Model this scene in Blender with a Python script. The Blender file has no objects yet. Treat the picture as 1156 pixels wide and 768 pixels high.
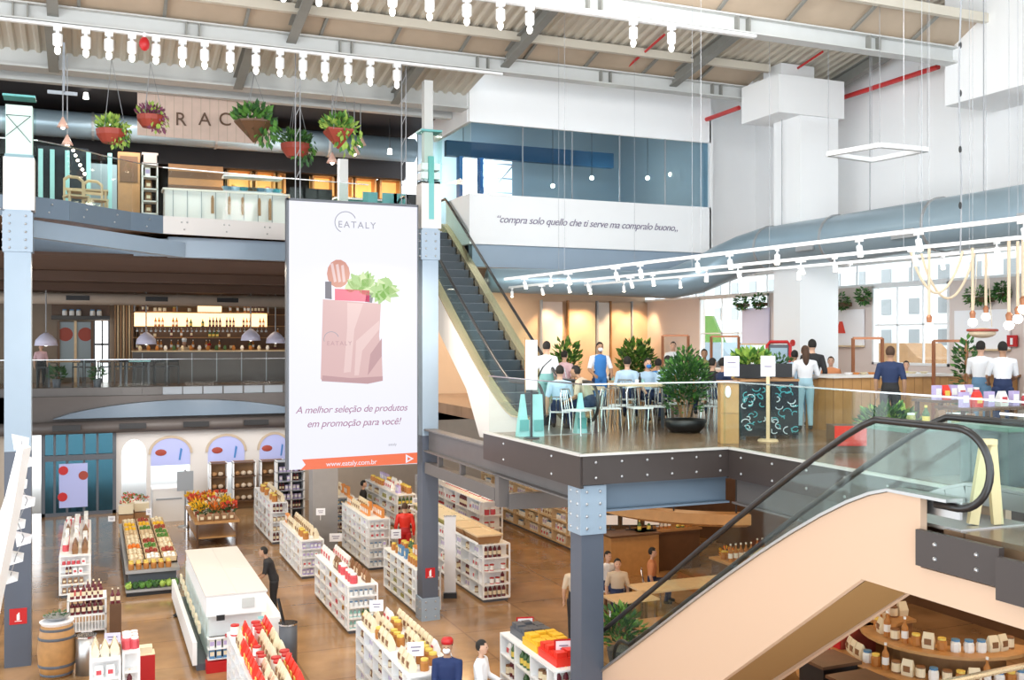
import bpy, bmesh, math, random
from mathutils import Vector, Matrix
R = random.Random(7)
SC = bpy.context.scene
COL = SC.collection
PI = math.pi
# ---------- camera numbers: positions are real metres; at*() turn a photo pixel and one known coordinate into metres
FPX, CX, CY, EYE, TH = 1131.0, 578.0, 384.0, 6.22, math.radians(22.7)
SN, CS = math.sin(TH), math.cos(TH)
L1, L2 = 4.5, 9.0
def atz(px, py, z):
    f = (EYE - z) * FPX / (py - CY); r = (px - CX) / FPX * f
    return (r * CS + f * SN, -r * SN + f * CS)
def atf(px, f):
    r = (px - CX) / FPX * f
    return (r * CS + f * SN, -r * SN + f * CS)
def aty(px, Y):
    k = (px - CX) / FPX; return Y * (SN + k * CS) / (CS - k * SN)
def atx(px, X):
    k = (px - CX) / FPX; return X * (CS - k * SN) / (SN + k * CS)
def zat(py, X, Y): return EYE - (py - CY) * (X * SN + Y * CS) / FPX
# ---------- materials
M = {}
def mat(name, col, rough=.6, metal=0, spec=.5, emit=0, ecol=None, noise=0, nscale=4, bump=0, coat=0):
    m = bpy.data.materials.new(name); m.use_nodes = True
    nt = m.node_tree; b = nt.nodes['Principled BSDF']
    b.inputs['Base Color'].default_value = (*col, 1); b.inputs['Roughness'].default_value = rough
    b.inputs['Metallic'].default_value = metal; b.inputs['Specular IOR Level'].default_value = spec
    if coat: b.inputs['Coat Weight'].default_value = coat; b.inputs['Coat Roughness'].default_value = .08
    if emit:
        b.inputs['Emission Color'].default_value = (*(ecol or col), 1); b.inputs['Emission Strength'].default_value = emit
    if noise or bump:
        tc = nt.nodes.new('ShaderNodeTexCoord'); n = nt.nodes.new('ShaderNodeTexNoise')
        n.inputs['Scale'].default_value = nscale; n.inputs['Detail'].default_value = 4
        nt.links.new(tc.outputs['Object'], n.inputs['Vector'])
        if noise:
            mx = nt.nodes.new('ShaderNodeMix'); mx.data_type = 'RGBA'
            mx.inputs[6].default_value = (*[max(0, c * (1 - noise)) for c in col], 1)
            mx.inputs[7].default_value = (*[min(1, c * (1 + noise)) for c in col], 1)
            nt.links.new(n.outputs['Fac'], mx.inputs[0]); nt.links.new(mx.outputs[2], b.inputs['Base Color'])
        if bump:
            bp = nt.nodes.new('ShaderNodeBump'); bp.inputs['Strength'].default_value = bump
            nt.links.new(n.outputs['Fac'], bp.inputs['Height']); nt.links.new(bp.outputs['Normal'], b.inputs['Normal'])
    M[name] = m; return m
def glass(name, tint, refl=.12, tr=.95):
    m = bpy.data.materials.new(name); m.use_nodes = True; nt = m.node_tree; nt.nodes.clear()
    o = nt.nodes.new('ShaderNodeOutputMaterial'); t = nt.nodes.new('ShaderNodeBsdfTransparent'); g = nt.nodes.new('ShaderNodeBsdfGlossy')
    mx = nt.nodes.new('ShaderNodeMixShader'); fr = nt.nodes.new('ShaderNodeFresnel'); fr.inputs['IOR'].default_value = 1.45
    ad = nt.nodes.new('ShaderNodeMath'); ad.operation = 'MULTIPLY_ADD'; ad.inputs[1].default_value = .06; ad.inputs[2].default_value = refl * .02
    t.inputs[0].default_value = (*tint, 1); g.inputs['Roughness'].default_value = .03; g.inputs[0].default_value = (1, 1, 1, 1)
    nt.links.new(fr.outputs[0], ad.inputs[0]); nt.links.new(ad.outputs[0], mx.inputs[0])
    nt.links.new(t.outputs[0], mx.inputs[1]); nt.links.new(g.outputs[0], mx.inputs[2]); nt.links.new(mx.outputs[0], o.inputs[0])
    M[name] = m; return m
def tilemat(name, c1, c2, mortar, scale, rough=.3, coat=0, noise=.25, bw=1.0, rh=1.0, ms=.012):
    m = mat(name, c1, rough, coat=coat); nt = m.node_tree; b = nt.nodes['Principled BSDF']
    tc = nt.nodes.new('ShaderNodeTexCoord'); br = nt.nodes.new('ShaderNodeTexBrick'); n = nt.nodes.new('ShaderNodeTexNoise'); n.inputs['Scale'].default_value = .9; n.inputs['Detail'].default_value = 6
    br.offset = 0; br.inputs['Scale'].default_value = scale; br.inputs['Brick Width'].default_value = bw; br.inputs['Row Height'].default_value = rh; br.inputs['Mortar Size'].default_value = ms
    br.inputs['Color1'].default_value = (*c1, 1); br.inputs['Color2'].default_value = (*c2, 1); br.inputs['Mortar'].default_value = (*mortar, 1)
    mx = nt.nodes.new('ShaderNodeMix'); mx.data_type = 'RGBA'; mx.blend_type = 'MULTIPLY'; mx.inputs[0].default_value = 1
    rp = nt.nodes.new('ShaderNodeMapRange'); rp.inputs[1].default_value = .3; rp.inputs[2].default_value = .7; rp.inputs[3].default_value = 1 - noise; rp.inputs[4].default_value = 1 + noise
    nt.links.new(tc.outputs['Object'], br.inputs['Vector']); nt.links.new(tc.outputs['Object'], n.inputs['Vector']); nt.links.new(n.outputs['Fac'], rp.inputs[0])
    nt.links.new(br.outputs['Color'], mx.inputs[6]); nt.links.new(rp.outputs[0], mx.inputs[7]); nt.links.new(mx.outputs[2], b.inputs['Base Color'])
    return m
def shade(c, k): return tuple(min(1, x * k) for x in c)
mat('white_paint', (.86, .87, .88), .55); mat('wall_white', (.88, .89, .9), .7, noise=.02, nscale=1.5)
mat('steel_mid', (.13, .18, .24), .4, noise=.08, nscale=2); mat('steel_blue', (.28, .36, .45), .38, .0, .6, noise=.06, nscale=2); mat('steel_blue_shaded', (.085, .1, .135), .4, noise=.08, nscale=2)
mat('beam_pale', (.55, .56, .55), .5, noise=.05); mat('beam_grey', (.24, .24, .22), .55, noise=.1)
mat('deck_cream', (.62, .57, .48), .6, noise=.08, nscale=.6); mat('soffit_tan', (.5, .4, .3), .6, noise=.15, nscale=2)
mat('fascia_dark', (.05, .038, .035), .4, noise=.1, nscale=3); mat('concrete', (.3, .29, .29), .6, noise=.1); mat('fascia_brown', (.1, .085, .08), .5, noise=.1); mat('step_dark', (.025, .04, .055), .4); mat('fascia_grey', (.13, .12, .118), .45, noise=.1)
mat('bolt', (.45, .45, .46), .3, .8); mat('black', (.012, .012, .014), .4); mat('rubber_black', (.015, .014, .015), .28, spec=.7)
mat('chrome', (.75, .75, .76), .18, 1); mat('brushed_steel', (.5, .5, .5), .35, .9); mat('gold_steel', (.86, .7, .45), .25, .85)
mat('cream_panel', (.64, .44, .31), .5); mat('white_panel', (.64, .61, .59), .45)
mat('ceiling_brown', (.09, .05, .033), .7, noise=.2, nscale=1); mat('ceiling_black', (.015, .013, .016), .7)
mat('duct_blue', (.3, .4, .47), .3, .35, noise=.08, nscale=1.5); mat('duct_grey', (.4, .41, .42), .35, .5, noise=.06)
mat('red_pipe', (.55, .03, .03), .35); mat('cable_grey', (.3, .31, .33), .5); mat('cord_tan', (.62, .5, .36), .8)
mat('wood_light', (.5, .27, .1), .45, noise=.2, nscale=6); mat('wood_mid', (.36, .19, .08), .45, noise=.25, nscale=5); mat('wood_dark', (.12, .06, .03), .45, noise=.25, nscale=5)
mat('wood_pale', (.72, .55, .34), .5, noise=.15, nscale=6); mat('sign_wood', (.68, .52, .44), .65, noise=.12, nscale=5)
mat('barrel_oak', (.42, .22, .08), .5, noise=.3, nscale=7); mat('terracotta', (.33, .05, .03), .55); mat('copper', (.4, .17, .09), .35, .6)
mat('bell_pink', (.75, .47, .38), .4); mat('lamp_glow', (1, .93, .8), .5, emit=9, ecol=(1, .86, .66)); mat('daylight_glow', (1, 1, 1), .5, emit=1.3, ecol=(.95, .98, 1)); mat('lamp_white', (1, 1, 1), .5, emit=3, ecol=(1, .96, .9))
mat('lit_cream', (1, .8, .5), .5, emit=1.5, ecol=(1, .68, .34)); mat('wall_warm', (.6, .44, .31), .6, noise=.05); mat('wall_pink', (.72, .62, .58), .65)
mat('wall_tan', (.26, .2, .15), .7, noise=.1); mat('wall_beige', (.5, .43, .36), .7, noise=.08); mat('wall_bluegrey', (.3, .38, .44), .6); mat('stone_edge', (.6, .58, .56), .4)
mat('leaf', (.09, .24, .04), .55, noise=.5, nscale=9); mat('leaf_lime', (.36, .52, .1), .55, noise=.3, nscale=9); mat('leaf_dark', (.035, .11, .03), .5, noise=.5, nscale=9); mat('leaf_purple', (.22, .06, .12), .5, noise=.3)
mat('flower_yellow', (.85, .5, .02), .6); mat('flower_red', (.65, .06, .03), .6); mat('soil', (.05, .03, .02), .9)
mat('red', (.5, .012, .015), .4); mat('red_bright', (.75, .03, .015), .4); mat('orange', (.8, .2, .02), .5); mat('yellow', (.8, .48, .03), .5)
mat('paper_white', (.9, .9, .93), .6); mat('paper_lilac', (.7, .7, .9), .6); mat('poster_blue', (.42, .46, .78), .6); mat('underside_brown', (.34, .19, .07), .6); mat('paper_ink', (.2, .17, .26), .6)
mat('teal', (.12, .42, .42), .4); mat('teal_light', (.35, .7, .72), .4); mat('yellow_sign', (.72, .6, .34), .5); mat('ledge', (.36, .4, .45), .5)
glass('glass_clear', (.97, .99, .985), .05); glass('glass_green', (.91, .965, .945), .07); glass('glass_dark', (.2, .33, .38), .1); glass('glass_blue', (.8, .89, .93), .2)
mat('bright_blue', (.05, .2, .5), .5); mat('board_dark', (.015, .02, .03), .6); mat('chalk', (.75, .85, .9), .7); mat('chalk_teal', (.1, .45, .5), .7)
mat('deep_slate', (.09, .1, .12), .45); mat('fridge_green', (.1, .2, .15), .4); mat('stone_counter', (.75, .72, .68), .35)
tilemat('floor_ground', (.34, .19, .085), (.37, .22, .105), (.26, .145, .07), .55, .2, .35, .32)
tilemat('floor_upper', (.21, .125, .075), (.25, .16, .1), (.13, .08, .05), .9, .22, 0, .25)
M['floor_upper'].node_tree.nodes['Principled BSDF'].inputs['Specular IOR Level'].default_value = .3
mat('plaza', (.8, .8, .78), .8)
# ---------- mesh builder
class MB:
    def __init__(s): s.v = []; s.f = []; s.m = []; s.k = 0
    def add(s, vs, fs, mi=None):
        o = len(s.v); s.v += [tuple(p) for p in vs]; s.f += [tuple(i + o for i in f) for f in fs]; s.m += [s.k if mi is None else mi] * len(fs); return s
    def box(s, x0, x1, y0, y1, z0, z1, mi=None):
        x0, x1 = min(x0, x1), max(x0, x1); y0, y1 = min(y0, y1), max(y0, y1); z0, z1 = min(z0, z1), max(z0, z1)
        return s.add([(x0, y0, z0), (x1, y0, z0), (x1, y1, z0), (x0, y1, z0), (x0, y0, z1), (x1, y0, z1), (x1, y1, z1), (x0, y1, z1)],
                     [(0, 3, 2, 1), (4, 5, 6, 7), (0, 1, 5, 4), (1, 2, 6, 5), (2, 3, 7, 6), (3, 0, 4, 7)], mi)
    def obox(s, c, size, rz=0, rx=0, ry=0, mi=None):
        m = Matrix.Translation(c) @ Matrix.Rotation(rz, 4, 'Z') @ Matrix.Rotation(ry, 4, 'Y') @ Matrix.Rotation(rx, 4, 'X')
        a, b, d = [q / 2 for q in size]; o = MB().box(-a, a, -b, b, -d, d)
        return s.add([m @ Vector(p) for p in o.v], o.f, mi)
    def bar(s, p0, p1, w, h, mi=None):      # rectangular bar, w horizontal, h vertical
        p0, p1 = Vector(p0), Vector(p1); d = (p1 - p0).normalized(); u = d.cross(Vector((0, 0, 1)))
        u = Vector((1, 0, 0)) if u.length < 1e-4 else u.normalized(); n = u.cross(d).normalized(); vs = []
        for p in (p0, p1):
            for a, b in ((-1, -1), (1, -1), (1, 1), (-1, 1)): vs.append(p + u * a * w / 2 + n * b * h / 2)
        return s.add(vs, [(3, 2, 1, 0), (4, 5, 6, 7), (0, 1, 5, 4), (1, 2, 6, 5), (2, 3, 7, 6), (3, 0, 4, 7)], mi)
    def path(s, pts, r, seg=8, mi=None, closed=False, ell=None):
        pts = [Vector(p) for p in pts]; n = len(pts); rr = r if isinstance(r, (list, tuple)) else [r] * n; vs = []
        pu = None
        for i, p in enumerate(pts):
            a = pts[i - 1] if (i or closed) else p; b = pts[(i + 1) % n] if (i < n - 1 or closed) else p
            d = (b - a); d = d.normalized() if d.length > 1e-9 else Vector((0, 0, 1))
            if pu is None:
                pu = d.cross(Vector((0, 1, 0)) if abs(d.y) < .9 else Vector((1, 0, 0))).normalized()
            u = (pu - d * pu.dot(d)); u = u.normalized() if u.length > 1e-6 else pu; w = d.cross(u); pu = u
            for k in range(seg):
                t = 2 * PI * k / seg; vs.append(p + u * math.cos(t) * rr[i] + w * math.sin(t) * rr[i] * (ell or 1))
        fs = []
        for i in range(n if closed else n - 1):
            j = (i + 1) % n
            for k in range(seg): fs.append((i * seg + k, i * seg + (k + 1) % seg, j * seg + (k + 1) % seg, j * seg + k))
        if not closed: fs.append(tuple(range(seg))[::-1]); fs.append(tuple((n - 1) * seg + k for k in range(seg)))
        return s.add(vs, fs, mi)
    def tube(s, p0, p1, r, r1=None, seg=8, mi=None): return s.path([p0, p1], [r, r if r1 is None else r1], seg, mi)
    def lathe(s, prof, c=(0, 0, 0), seg=16, mi=None, sy=1):   # prof: (radius, z) from bottom up
        vs = []; fs = []; n = len(prof)
        for (r, z) in prof:
            for k in range(seg):
                t = 2 * PI * (k + .5) / seg; vs.append((c[0] + math.cos(t) * r, c[1] + math.sin(t) * r * sy, c[2] + z))
        for i in range(n - 1):
            for k in range(seg): fs.append((i * seg + k, i * seg + (k + 1) % seg, (i + 1) * seg + (k + 1) % seg, (i + 1) * seg + k))
        fs.append(tuple(range(seg))[::-1]); fs.append(tuple((n - 1) * seg + k for k in range(seg)))
        return s.add(vs, fs, mi)
    def ball(s, c, r, seg=10, rings=6, mi=None):
        rx, ry, rz = r if isinstance(r, (tuple, list)) else (r, r, r)
        vs = [(c[0], c[1], c[2] - rz)]; fs = []
        for i in range(1, rings):
            a = -PI / 2 + PI * i / rings
            for k in range(seg):
                t = 2 * PI * k / seg; vs.append((c[0] + rx * math.cos(a) * math.cos(t), c[1] + ry * math.cos(a) * math.sin(t), c[2] + rz * math.sin(a)))
        vs.append((c[0], c[1], c[2] + rz)); e = len(vs) - 1
        for k in range(seg):
            k2 = (k + 1) % seg; fs.append((0, 1 + k2, 1 + k)); fs.append((e, e - seg + k, e - seg + k2))
            for i in range(rings - 2): fs.append((1 + i * seg + k, 1 + i * seg + k2, 1 + (i + 1) * seg + k2, 1 + (i + 1) * seg + k))
        return s.add(vs, fs, mi)
    def prism(s, poly, z0, z1, mi=None):
        a = sum(poly[i][0] * poly[(i + 1) % len(poly)][1] - poly[(i + 1) % len(poly)][0] * poly[i][1] for i in range(len(poly)))
        if a < 0: poly = poly[::-1]
        n = len(poly); return s.add([(x, y, z0) for x, y in poly] + [(x, y, z1) for x, y in poly],
            [tuple(range(n))[::-1], tuple(range(n, 2 * n))] + [(i, (i + 1) % n, n + (i + 1) % n, n + i) for i in range(n)], mi)
    def prismx(s, poly, x0, x1, mi=None):   # poly in (y, z)
        n = len(poly); a = sum(poly[i][0] * poly[(i + 1) % n][1] - poly[(i + 1) % n][0] * poly[i][1] for i in range(n))
        if a < 0: poly = poly[::-1]
        return s.add([(x0, y, z) for y, z in poly] + [(x1, y, z) for y, z in poly],
            [tuple(range(n))[::-1], tuple(range(n, 2 * n))] + [(i, (i + 1) % n, n + (i + 1) % n, n + i) for i in range(n)], mi)
    def prismy(s, poly, y0, y1, mi=None):   # poly in (x, z)
        n = len(poly); a = sum(poly[i][0] * poly[(i + 1) % n][1] - poly[(i + 1) % n][0] * poly[i][1] for i in range(n))
        if a > 0: poly = poly[::-1]
        return s.add([(x, y0, z) for x, z in poly] + [(x, y1, z) for x, z in poly],
            [tuple(range(n))[::-1], tuple(range(n, 2 * n))] + [(i, (i + 1) % n, n + (i + 1) % n, n + i) for i in range(n)], mi)
    def rivets(s, pts, axis, r=.018, h=.014, mi=None):
        ax = {'x': Vector((1, 0, 0)), '-x': Vector((-1, 0, 0)), 'y': Vector((0, 1, 0)), '-y': Vector((0, -1, 0))}[axis]
        for p in pts: p = Vector(p); s.path([p, p + ax * h * .6, p + ax * h], [r, r * .8, r * .3], 6, mi)
        return s
    def leaves(s, c, rad, n, size, droop=0, mi=None, up=.3, mis=None):
        c = Vector(c)
        for _ in range(n):
            while True:
                q = Vector((R.uniform(-1, 1), R.uniform(-1, 1), R.uniform(-1, 1)))
                if .25 < q.length < 1: break
            p = c + Vector((q.x * rad[0], q.y * rad[1], q.z * rad[2])); d = Vector((q.x, q.y, q.z * .4 + up - droop * R.random())).normalized()
            u = d.cross(Vector((R.uniform(-1, 1), R.uniform(-1, 1), 1))).normalized(); L = size * R.uniform(.7, 1.3); w = L * .28
            nn = d.cross(u) * w * .35
            s.add([p, p + d * L * .5 + u * w + nn, p + d * L, p + d * L * .5 - u * w + nn], [(0, 1, 2), (0, 2, 3)], R.choice(mis) if mis else mi)
        return s
    def build(s, name, mats, parent=None, local=False, smooth=False, origin=None):
        me = bpy.data.meshes.new(name); off = Vector((0, 0, 0))
        if parent is None and not local:
            if origin is None:
                xs = [p[0] for p in s.v]; ys = [p[1] for p in s.v]; zs = [p[2] for p in s.v]
                off = Vector(((min(xs) + max(xs)) / 2, (min(ys) + max(ys)) / 2, min(zs)))
            else: off = Vector(origin)
        elif parent is not None and not local: off = root_loc(parent)
        me.from_pydata([(p[0] - off.x, p[1] - off.y, p[2] - off.z) for p in s.v], [], s.f)
        for q in (mats if isinstance(mats, (list, tuple)) else [mats]): me.materials.append(M[q] if isinstance(q, str) else q)
        me.polygons.foreach_set('material_index', s.m)
        if smooth: me.polygons.foreach_set('use_smooth', [True] * len(me.polygons))
        me.validate(); me.update()
        o = bpy.data.objects.new(name, me); COL.objects.link(o)
        if parent is not None: o.parent = parent
        elif not local: o.location = off
        return o
def root_loc(o):
    v = Vector(o.location)
    while o.parent: o = o.parent; v += Vector(o.location)
    return v
def tag(o, label, cat, group=None):
    o['label'] = label; o['category'] = cat
    if group: o['group'] = group
    return o
def thing(name, label, cat, loc, group=None, rz=0):
    o = bpy.data.objects.new(name, None); o.empty_display_size = .1; COL.objects.link(o); o.location = loc; o.rotation_euler = (0, 0, rz)
    return tag(o, label, cat, group)
def struct(o): o['kind'] = 'structure'; return o
def single(mb, name, mats, label, cat, group=None, smooth=False): return tag(mb.build(name, mats, smooth=smooth), label, cat, group)
KIDS = {}
def kids(o): return [c for c in COL.objects if c.parent == o]
def freeze(o):      # remember the family of a prototype, so copies are quick
    ks = kids(o); KIDS[o.name] = [(k, kids(k)) for k in ks]; return o
def dup(o, loc, rz=0, label=None, group=None, scale=None):
    c = o.copy(); COL.objects.link(c); c.location = loc; c.rotation_euler = (0, 0, rz)
    if scale: c.scale = (scale,) * 3 if isinstance(scale, (int, float)) else scale
    if label: c['label'] = label
    if group: c['group'] = group
    for k, gs in KIDS.get(o.name, ()):
        k2 = k.copy(); COL.objects.link(k2); k2.parent = c
        for g in gs: g2 = g.copy(); COL.objects.link(g2); g2.parent = k2
    return c
class Proto:        # first placing moves the prototype itself, the rest copy it
    def __init__(s, o): s.o = freeze(o); s.used = False
    def put(s, loc, rz=0, label=None, group=None, scale=None):
        if not s.used:
            s.used = True; o = s.o; o.location = loc; o.rotation_euler = (0, 0, rz)
            if scale: o.scale = (scale,) * 3 if isinstance(scale, (int, float)) else scale
            if label: o['label'] = label
            if group: o['group'] = group
            return o
        return dup(s.o, loc, rz, label, group, scale if scale else (1, 1, 1))
def text(body, name, size, m, parent, loc, rot, shear=0, align='CENTER', ext=.002, spacing=1.0, smallcaps=False):
    cu = bpy.data.curves.new(name, 'FONT'); cu.body = body; cu.size = size; cu.shear = shear; cu.align_x = align; cu.align_y = 'CENTER'; cu.extrude = ext; cu.space_character = spacing
    cu.materials.append(M[m]); o = bpy.data.objects.new(name, cu); COL.objects.link(o); o.rotation_euler = rot
    bpy.context.view_layer.update(); me = bpy.data.meshes.new_from_object(o.evaluated_get(bpy.context.evaluated_depsgraph_get())); bpy.data.objects.remove(o)
    o = bpy.data.objects.new(name, me); COL.objects.link(o); o.rotation_euler = rot
    o.parent = parent; o.location = Vector(loc) - (root_loc(parent) if parent else Vector((0, 0, 0))); return o
FACE_Y = (PI / 2, 0, 0)      # text facing -Y
FACE_X = (PI / 2, 0, -PI / 2)  # text facing -X
# ================= CAMERA, SKY
cam = bpy.data.objects.new('camera', bpy.data.cameras.new('camera')); COL.objects.link(cam); SC.camera = cam
cam.location = (0, 0, EYE); cam.rotation_euler = (PI / 2, 0, -TH); cam.data.sensor_width = 36; cam.data.lens = FPX / 1156 * 36; cam.data.clip_start = .1; cam.data.clip_end = 300
w = bpy.data.worlds.new('sky'); SC.world = w; w.use_nodes = True
w.node_tree.nodes['Background'].inputs[0].default_value = (.88, .95, 1, 1); w.node_tree.nodes['Background'].inputs[1].default_value = 2.6
SC.view_settings.view_transform = 'Standard'; SC.view_settings.look = 'None'; SC.view_settings.exposure = .3; SC.view_settings.gamma = 1
SC.view_settings.use_curve_mapping = False
SC.cycles.max_bounces = 8; SC.cycles.transparent_max_bounces = 24; SC.cycles.diffuse_bounces = 4; SC.cycles.glossy_bounces = 3
SC.cycles.sample_clamp_indirect = 4; SC.cycles.caustics_reflective = False; SC.cycles.caustics_refractive = False
def light(kind, loc, power, col=(1, .9, .78), size=.3, rot=(0, 0, 0), spot=None, sy=None):
    l = bpy.data.lights.new('lamp_or_fill', kind); l.energy = power; l.color = col
    if kind == 'AREA':
        l.size = size
        if sy: l.shape = 'RECTANGLE'; l.size_y = sy
    elif kind == 'SUN': l.angle = .02
    else: l.shadow_soft_size = size
    if spot: l.spot_size = spot; l.spot_blend = .6
    o = bpy.data.objects.new('lamp_or_fill', l); COL.objects.link(o); o.location = loc; o.rotation_euler = rot; return o
# ================= GROUND, PLAZA, UPPER FLOORS
def S(name, m, mb, **k): return struct(mb.build(name, m, **k))
S('floor', 'floor_ground', MB().box(-14, 24, 4, 39.6, -.3, 0), origin=(0, 0, 0))
S('ground_outside', 'plaza', MB().box(-20, 30, 39.6, 75, -.35, -.02))
up = MB().prism([(17.8, 2), (17.8, 31), (8.8, 31), (8.8, 17.3), (6.72, 17.3), (6.7, 13.3), (9.3, 13.3), (9.15, 8.9), (9.1, 6.9), (7.15, 6.9), (7.15, 2)], 4.22, L1 - .001)
S('floor_mezzanine', 'floor_upper', up, origin=(0, 0, 4.2))
S('floor_far_mezzanine', 'floor_upper', MB().box(-14, 24, 39.3, 48, 4.2, L1))
l2poly = [(-6, 21.55), (-1.15, 21.6), (-.45, 22.1), (.1, 22.75), (.75, 23.45), (1.45, 23.9), (4.3, 24.35), (6.5, 24.6), (8.65, 24.9), (8.65, 23.45), (15.7, 23.45), (15.7, 31), (17.8, 31), (17.8, 46), (-14, 46), (-14, 21.55)]
S('floor_top_level', 'floor_upper', MB().prism(l2poly, 8.68, L2), origin=(0, 0, 8.6))
S('ceiling_far_hall', 'ceiling_brown', MB().prism([(-14, 24.7), (1.6, 24.7), (8.6, 25.4), (8.6, 24.2), (17.7, 24.2), (17.7, 46), (-14, 46)], 8.12, 8.2))
for i, (a, b) in enumerate([((-14, 30), (17.8, 30)), ((-14, 36), (17.8, 36))]):
    S('ceiling_beam_%d' % (i + 1), 'ceiling_brown', MB().bar((a[0], a[1], 7.98), (b[0], b[1], 7.98), .3, .26))
# ---- edge of the top level: bolted plate and beams under it
ed = l2poly[:8]
fas = MB(); bol = MB()
for (a, b) in zip(ed[:-1], ed[1:]):
    fas.bar((a[0], a[1] - .03, 8.82), (b[0], b[1] - .03, 8.82), .05, .4, 1 if a[0] > 1.4 else 0)  # right segments whitened to imitate reflections in the glass before them
    n = max(1, int(math.dist(a, b) / .9))
    for k in range(n):
        t = (k + .5) / n; x = a[0] + (b[0] - a[0]) * t; y = a[1] + (b[1] - a[1]) * t - .06
        bol.rivets([(x - .06, y, 8.9), (x + .06, y, 8.9), (x, y, 8.74)], '-y', .022, .02)
f = S('trim_1', ['steel_mid', 'white_panel'], fas); bol.build('bolt_row', 'bolt', f)
S('beam_top_level', 'steel_blue', MB().bar((-1.3, 21.75, 8.42), (1.9, 24.35, 8.3), .2, .34).bar((1.6, 24.45, 8.37), (8.6, 25.0, 8.37), .22, .46).bar((-1.3, 25.6, 8.36), (1.7, 24.5, 8.36), .2, .4))
S('beam_box_front', 'steel_blue', MB().box(8.75, 15.7, 23.5, 23.75, 8.07, 8.62).box(8.7, 15.7, 23.44, 23.8, 8.05, 8.09))
# ---- mezzanine edge: dark bolted plates, blue beam, long beam to the middle column
def plates(name, pts, z0, z1, axis, n, m='fascia_dark'):
    f = MB(); b = MB(); off = {'-x': (-.03, 0), '-y': (0, -.03)}[axis]
    p, q = pts; f.bar((p[0] + off[0], p[1] + off[1], (z0 + z1) / 2), (q[0] + off[0], q[1] + off[1], (z0 + z1) / 2), .06, z1 - z0)
    for k in range(n):
        t = (k + .5) / n; x = p[0] + (q[0] - p[0]) * t + off[0] * 2; y = p[1] + (q[1] - p[1]) * t + off[1] * 2
        b.rivets([(x, y, z0 + .1), (x, y, z1 - .1)], axis, .024, .02)
    o = S(name, m, f); b.build('bolt_row', 'bolt', o); return o
plates('trim_2', ((6.7, 13.27), (6.72, 17.3)), 4.02, 4.5, '-x', 2)
plates('trim_3', ((6.67, 13.3), (9.3, 13.3)), 4.07, 4.5, '-y', 6)
plates('trim_4', ((9.3, 13.3), (9.1, 6.9)), 4.05, 4.5, '-x', 8)
plates('trim_5', ((7.04, 6.15), (7.04, 7.07)), 4.15, 4.48, '-x', 2); plates('trim_6', ((6.98, 2), (6.98, 6.13)), 4.06, 4.42, '-x', 5)
S('trim_7', 'stone_edge', MB().bar((6.66, 13.27, 4.515), (6.68, 17.3, 4.515), .1, .03).bar((6.62, 13.27, 4.515), (9.3, 13.27, 4.515), .1, .03).bar((9.27, 13.3, 4.515), (9.07, 6.9, 4.515), .1, .03))
def ibeam(mb, p0, p1, w, h, t=.03):
    for dz in (-h / 2 + t / 2, h / 2 - t / 2): mb.bar((p0[0], p0[1], p0[2] + dz), (p1[0], p1[1], p1[2] + dz), w, t)
    mb.bar(p0, p1, t, h - 2 * t); return mb
S('beam_mezzanine_front', 'steel_mid', ibeam(MB(), (7.0, 13.5, 3.84), (9.35, 13.5, 3.84), .24, .42))
S('beam_mezzanine_side', 'fascia_grey', ibeam(MB(), (6.88, 13.72, 4.0), (6.88, 21.2, 4.0), .26, .5))
S('beam_void_side', 'fascia_grey', ibeam(MB(), (9.45, 13.3, 3.84), (9.25, 6.9, 3.84), .22, .42))
S('beam_cross', 'fascia_grey', MB().bar((6.95, 16.8, 3.3), (9.6, 16.3, 3.3), .2, .28).bar((6.85, 17.0, 3.4), (6.85, 21.15, 3.4), .18, .24).box(6.75, 6.95, 16.75, 16.95, 3.2, 3.76)
  .box(6.8, 6.9, 18.9, 19.0, 3.5, 3.76).box(6.8, 6.9, 20.3, 20.4, 3.5, 3.76))
# ---- riveted steel columns
def column(x0, y0, wx, wy, z1, plates_at, name='column_steel'):
    t = struct(S(name, ['steel_blue_shaded', 'steel_blue'], MB().box(x0, x0 + wx, y0, y0 + wy, 0, 4.1).box(x0, x0 + wx, y0, y0 + wy, 4.1, z1, 1)))  # lower part darker: shade towards the ground put into the colour
    for (a, b) in plates_at:
        p = MB().box(x0 - .03, x0 + wx + .03, y0 - .03, y0 + wy + .03, a, b).build('splice_plate', 'steel_blue', t)
        rv = MB(); n = int((b - a) / .15)
        for k in range(n):
            z = a + (b - a) * (k + .5) / n
            for u in (.2, .8): rv.rivets([(x0 + wx * u, y0 - .03, z)], '-y', .026, .022); rv.rivets([(x0 - .03, y0 + wy * u, z)], '-x', .026, .022)
        rv.build('rivet_row', 'bolt', p)
    return t
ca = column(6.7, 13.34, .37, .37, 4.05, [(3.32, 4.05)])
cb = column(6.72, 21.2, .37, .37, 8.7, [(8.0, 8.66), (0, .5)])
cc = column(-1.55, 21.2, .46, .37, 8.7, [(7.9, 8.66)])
for (x, y, nm) in ((6.79, 21.22, 'column_upper'),):
    S(nm, 'beam_pale', MB().box(x, x + .2, y + .05, y + .25, L2, 12.0))
def fire_sign(x, y, z, where, s=.22):
    t = thing('extinguisher_sign', where, 'sign', (x, y, z))
    MB().box(x - s / 2, x + s / 2, y - .012, y, z - s / 2, z + s / 2).build('plate', 'red', t)
    MB().box(x - .025, x + .025, y - .016, y - .012, z - .07, z + .04).tube((x, y - .014, z + .04), (x + .02, y - .014, z + .07), .012).box(x - .06, x + .06, y - .015, y - .012, z - .095, z - .085).build('symbol', 'paper_white', t)
fire_sign(6.9, 21.2, zat(647, 6.9, 21.2), 'small red extinguisher sign on the middle riveted steel column')
fire_sign(-1.31, 21.2, zat(696, -1.31, 21.2), 'red extinguisher sign low on the leftmost steel column', .3)
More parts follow.
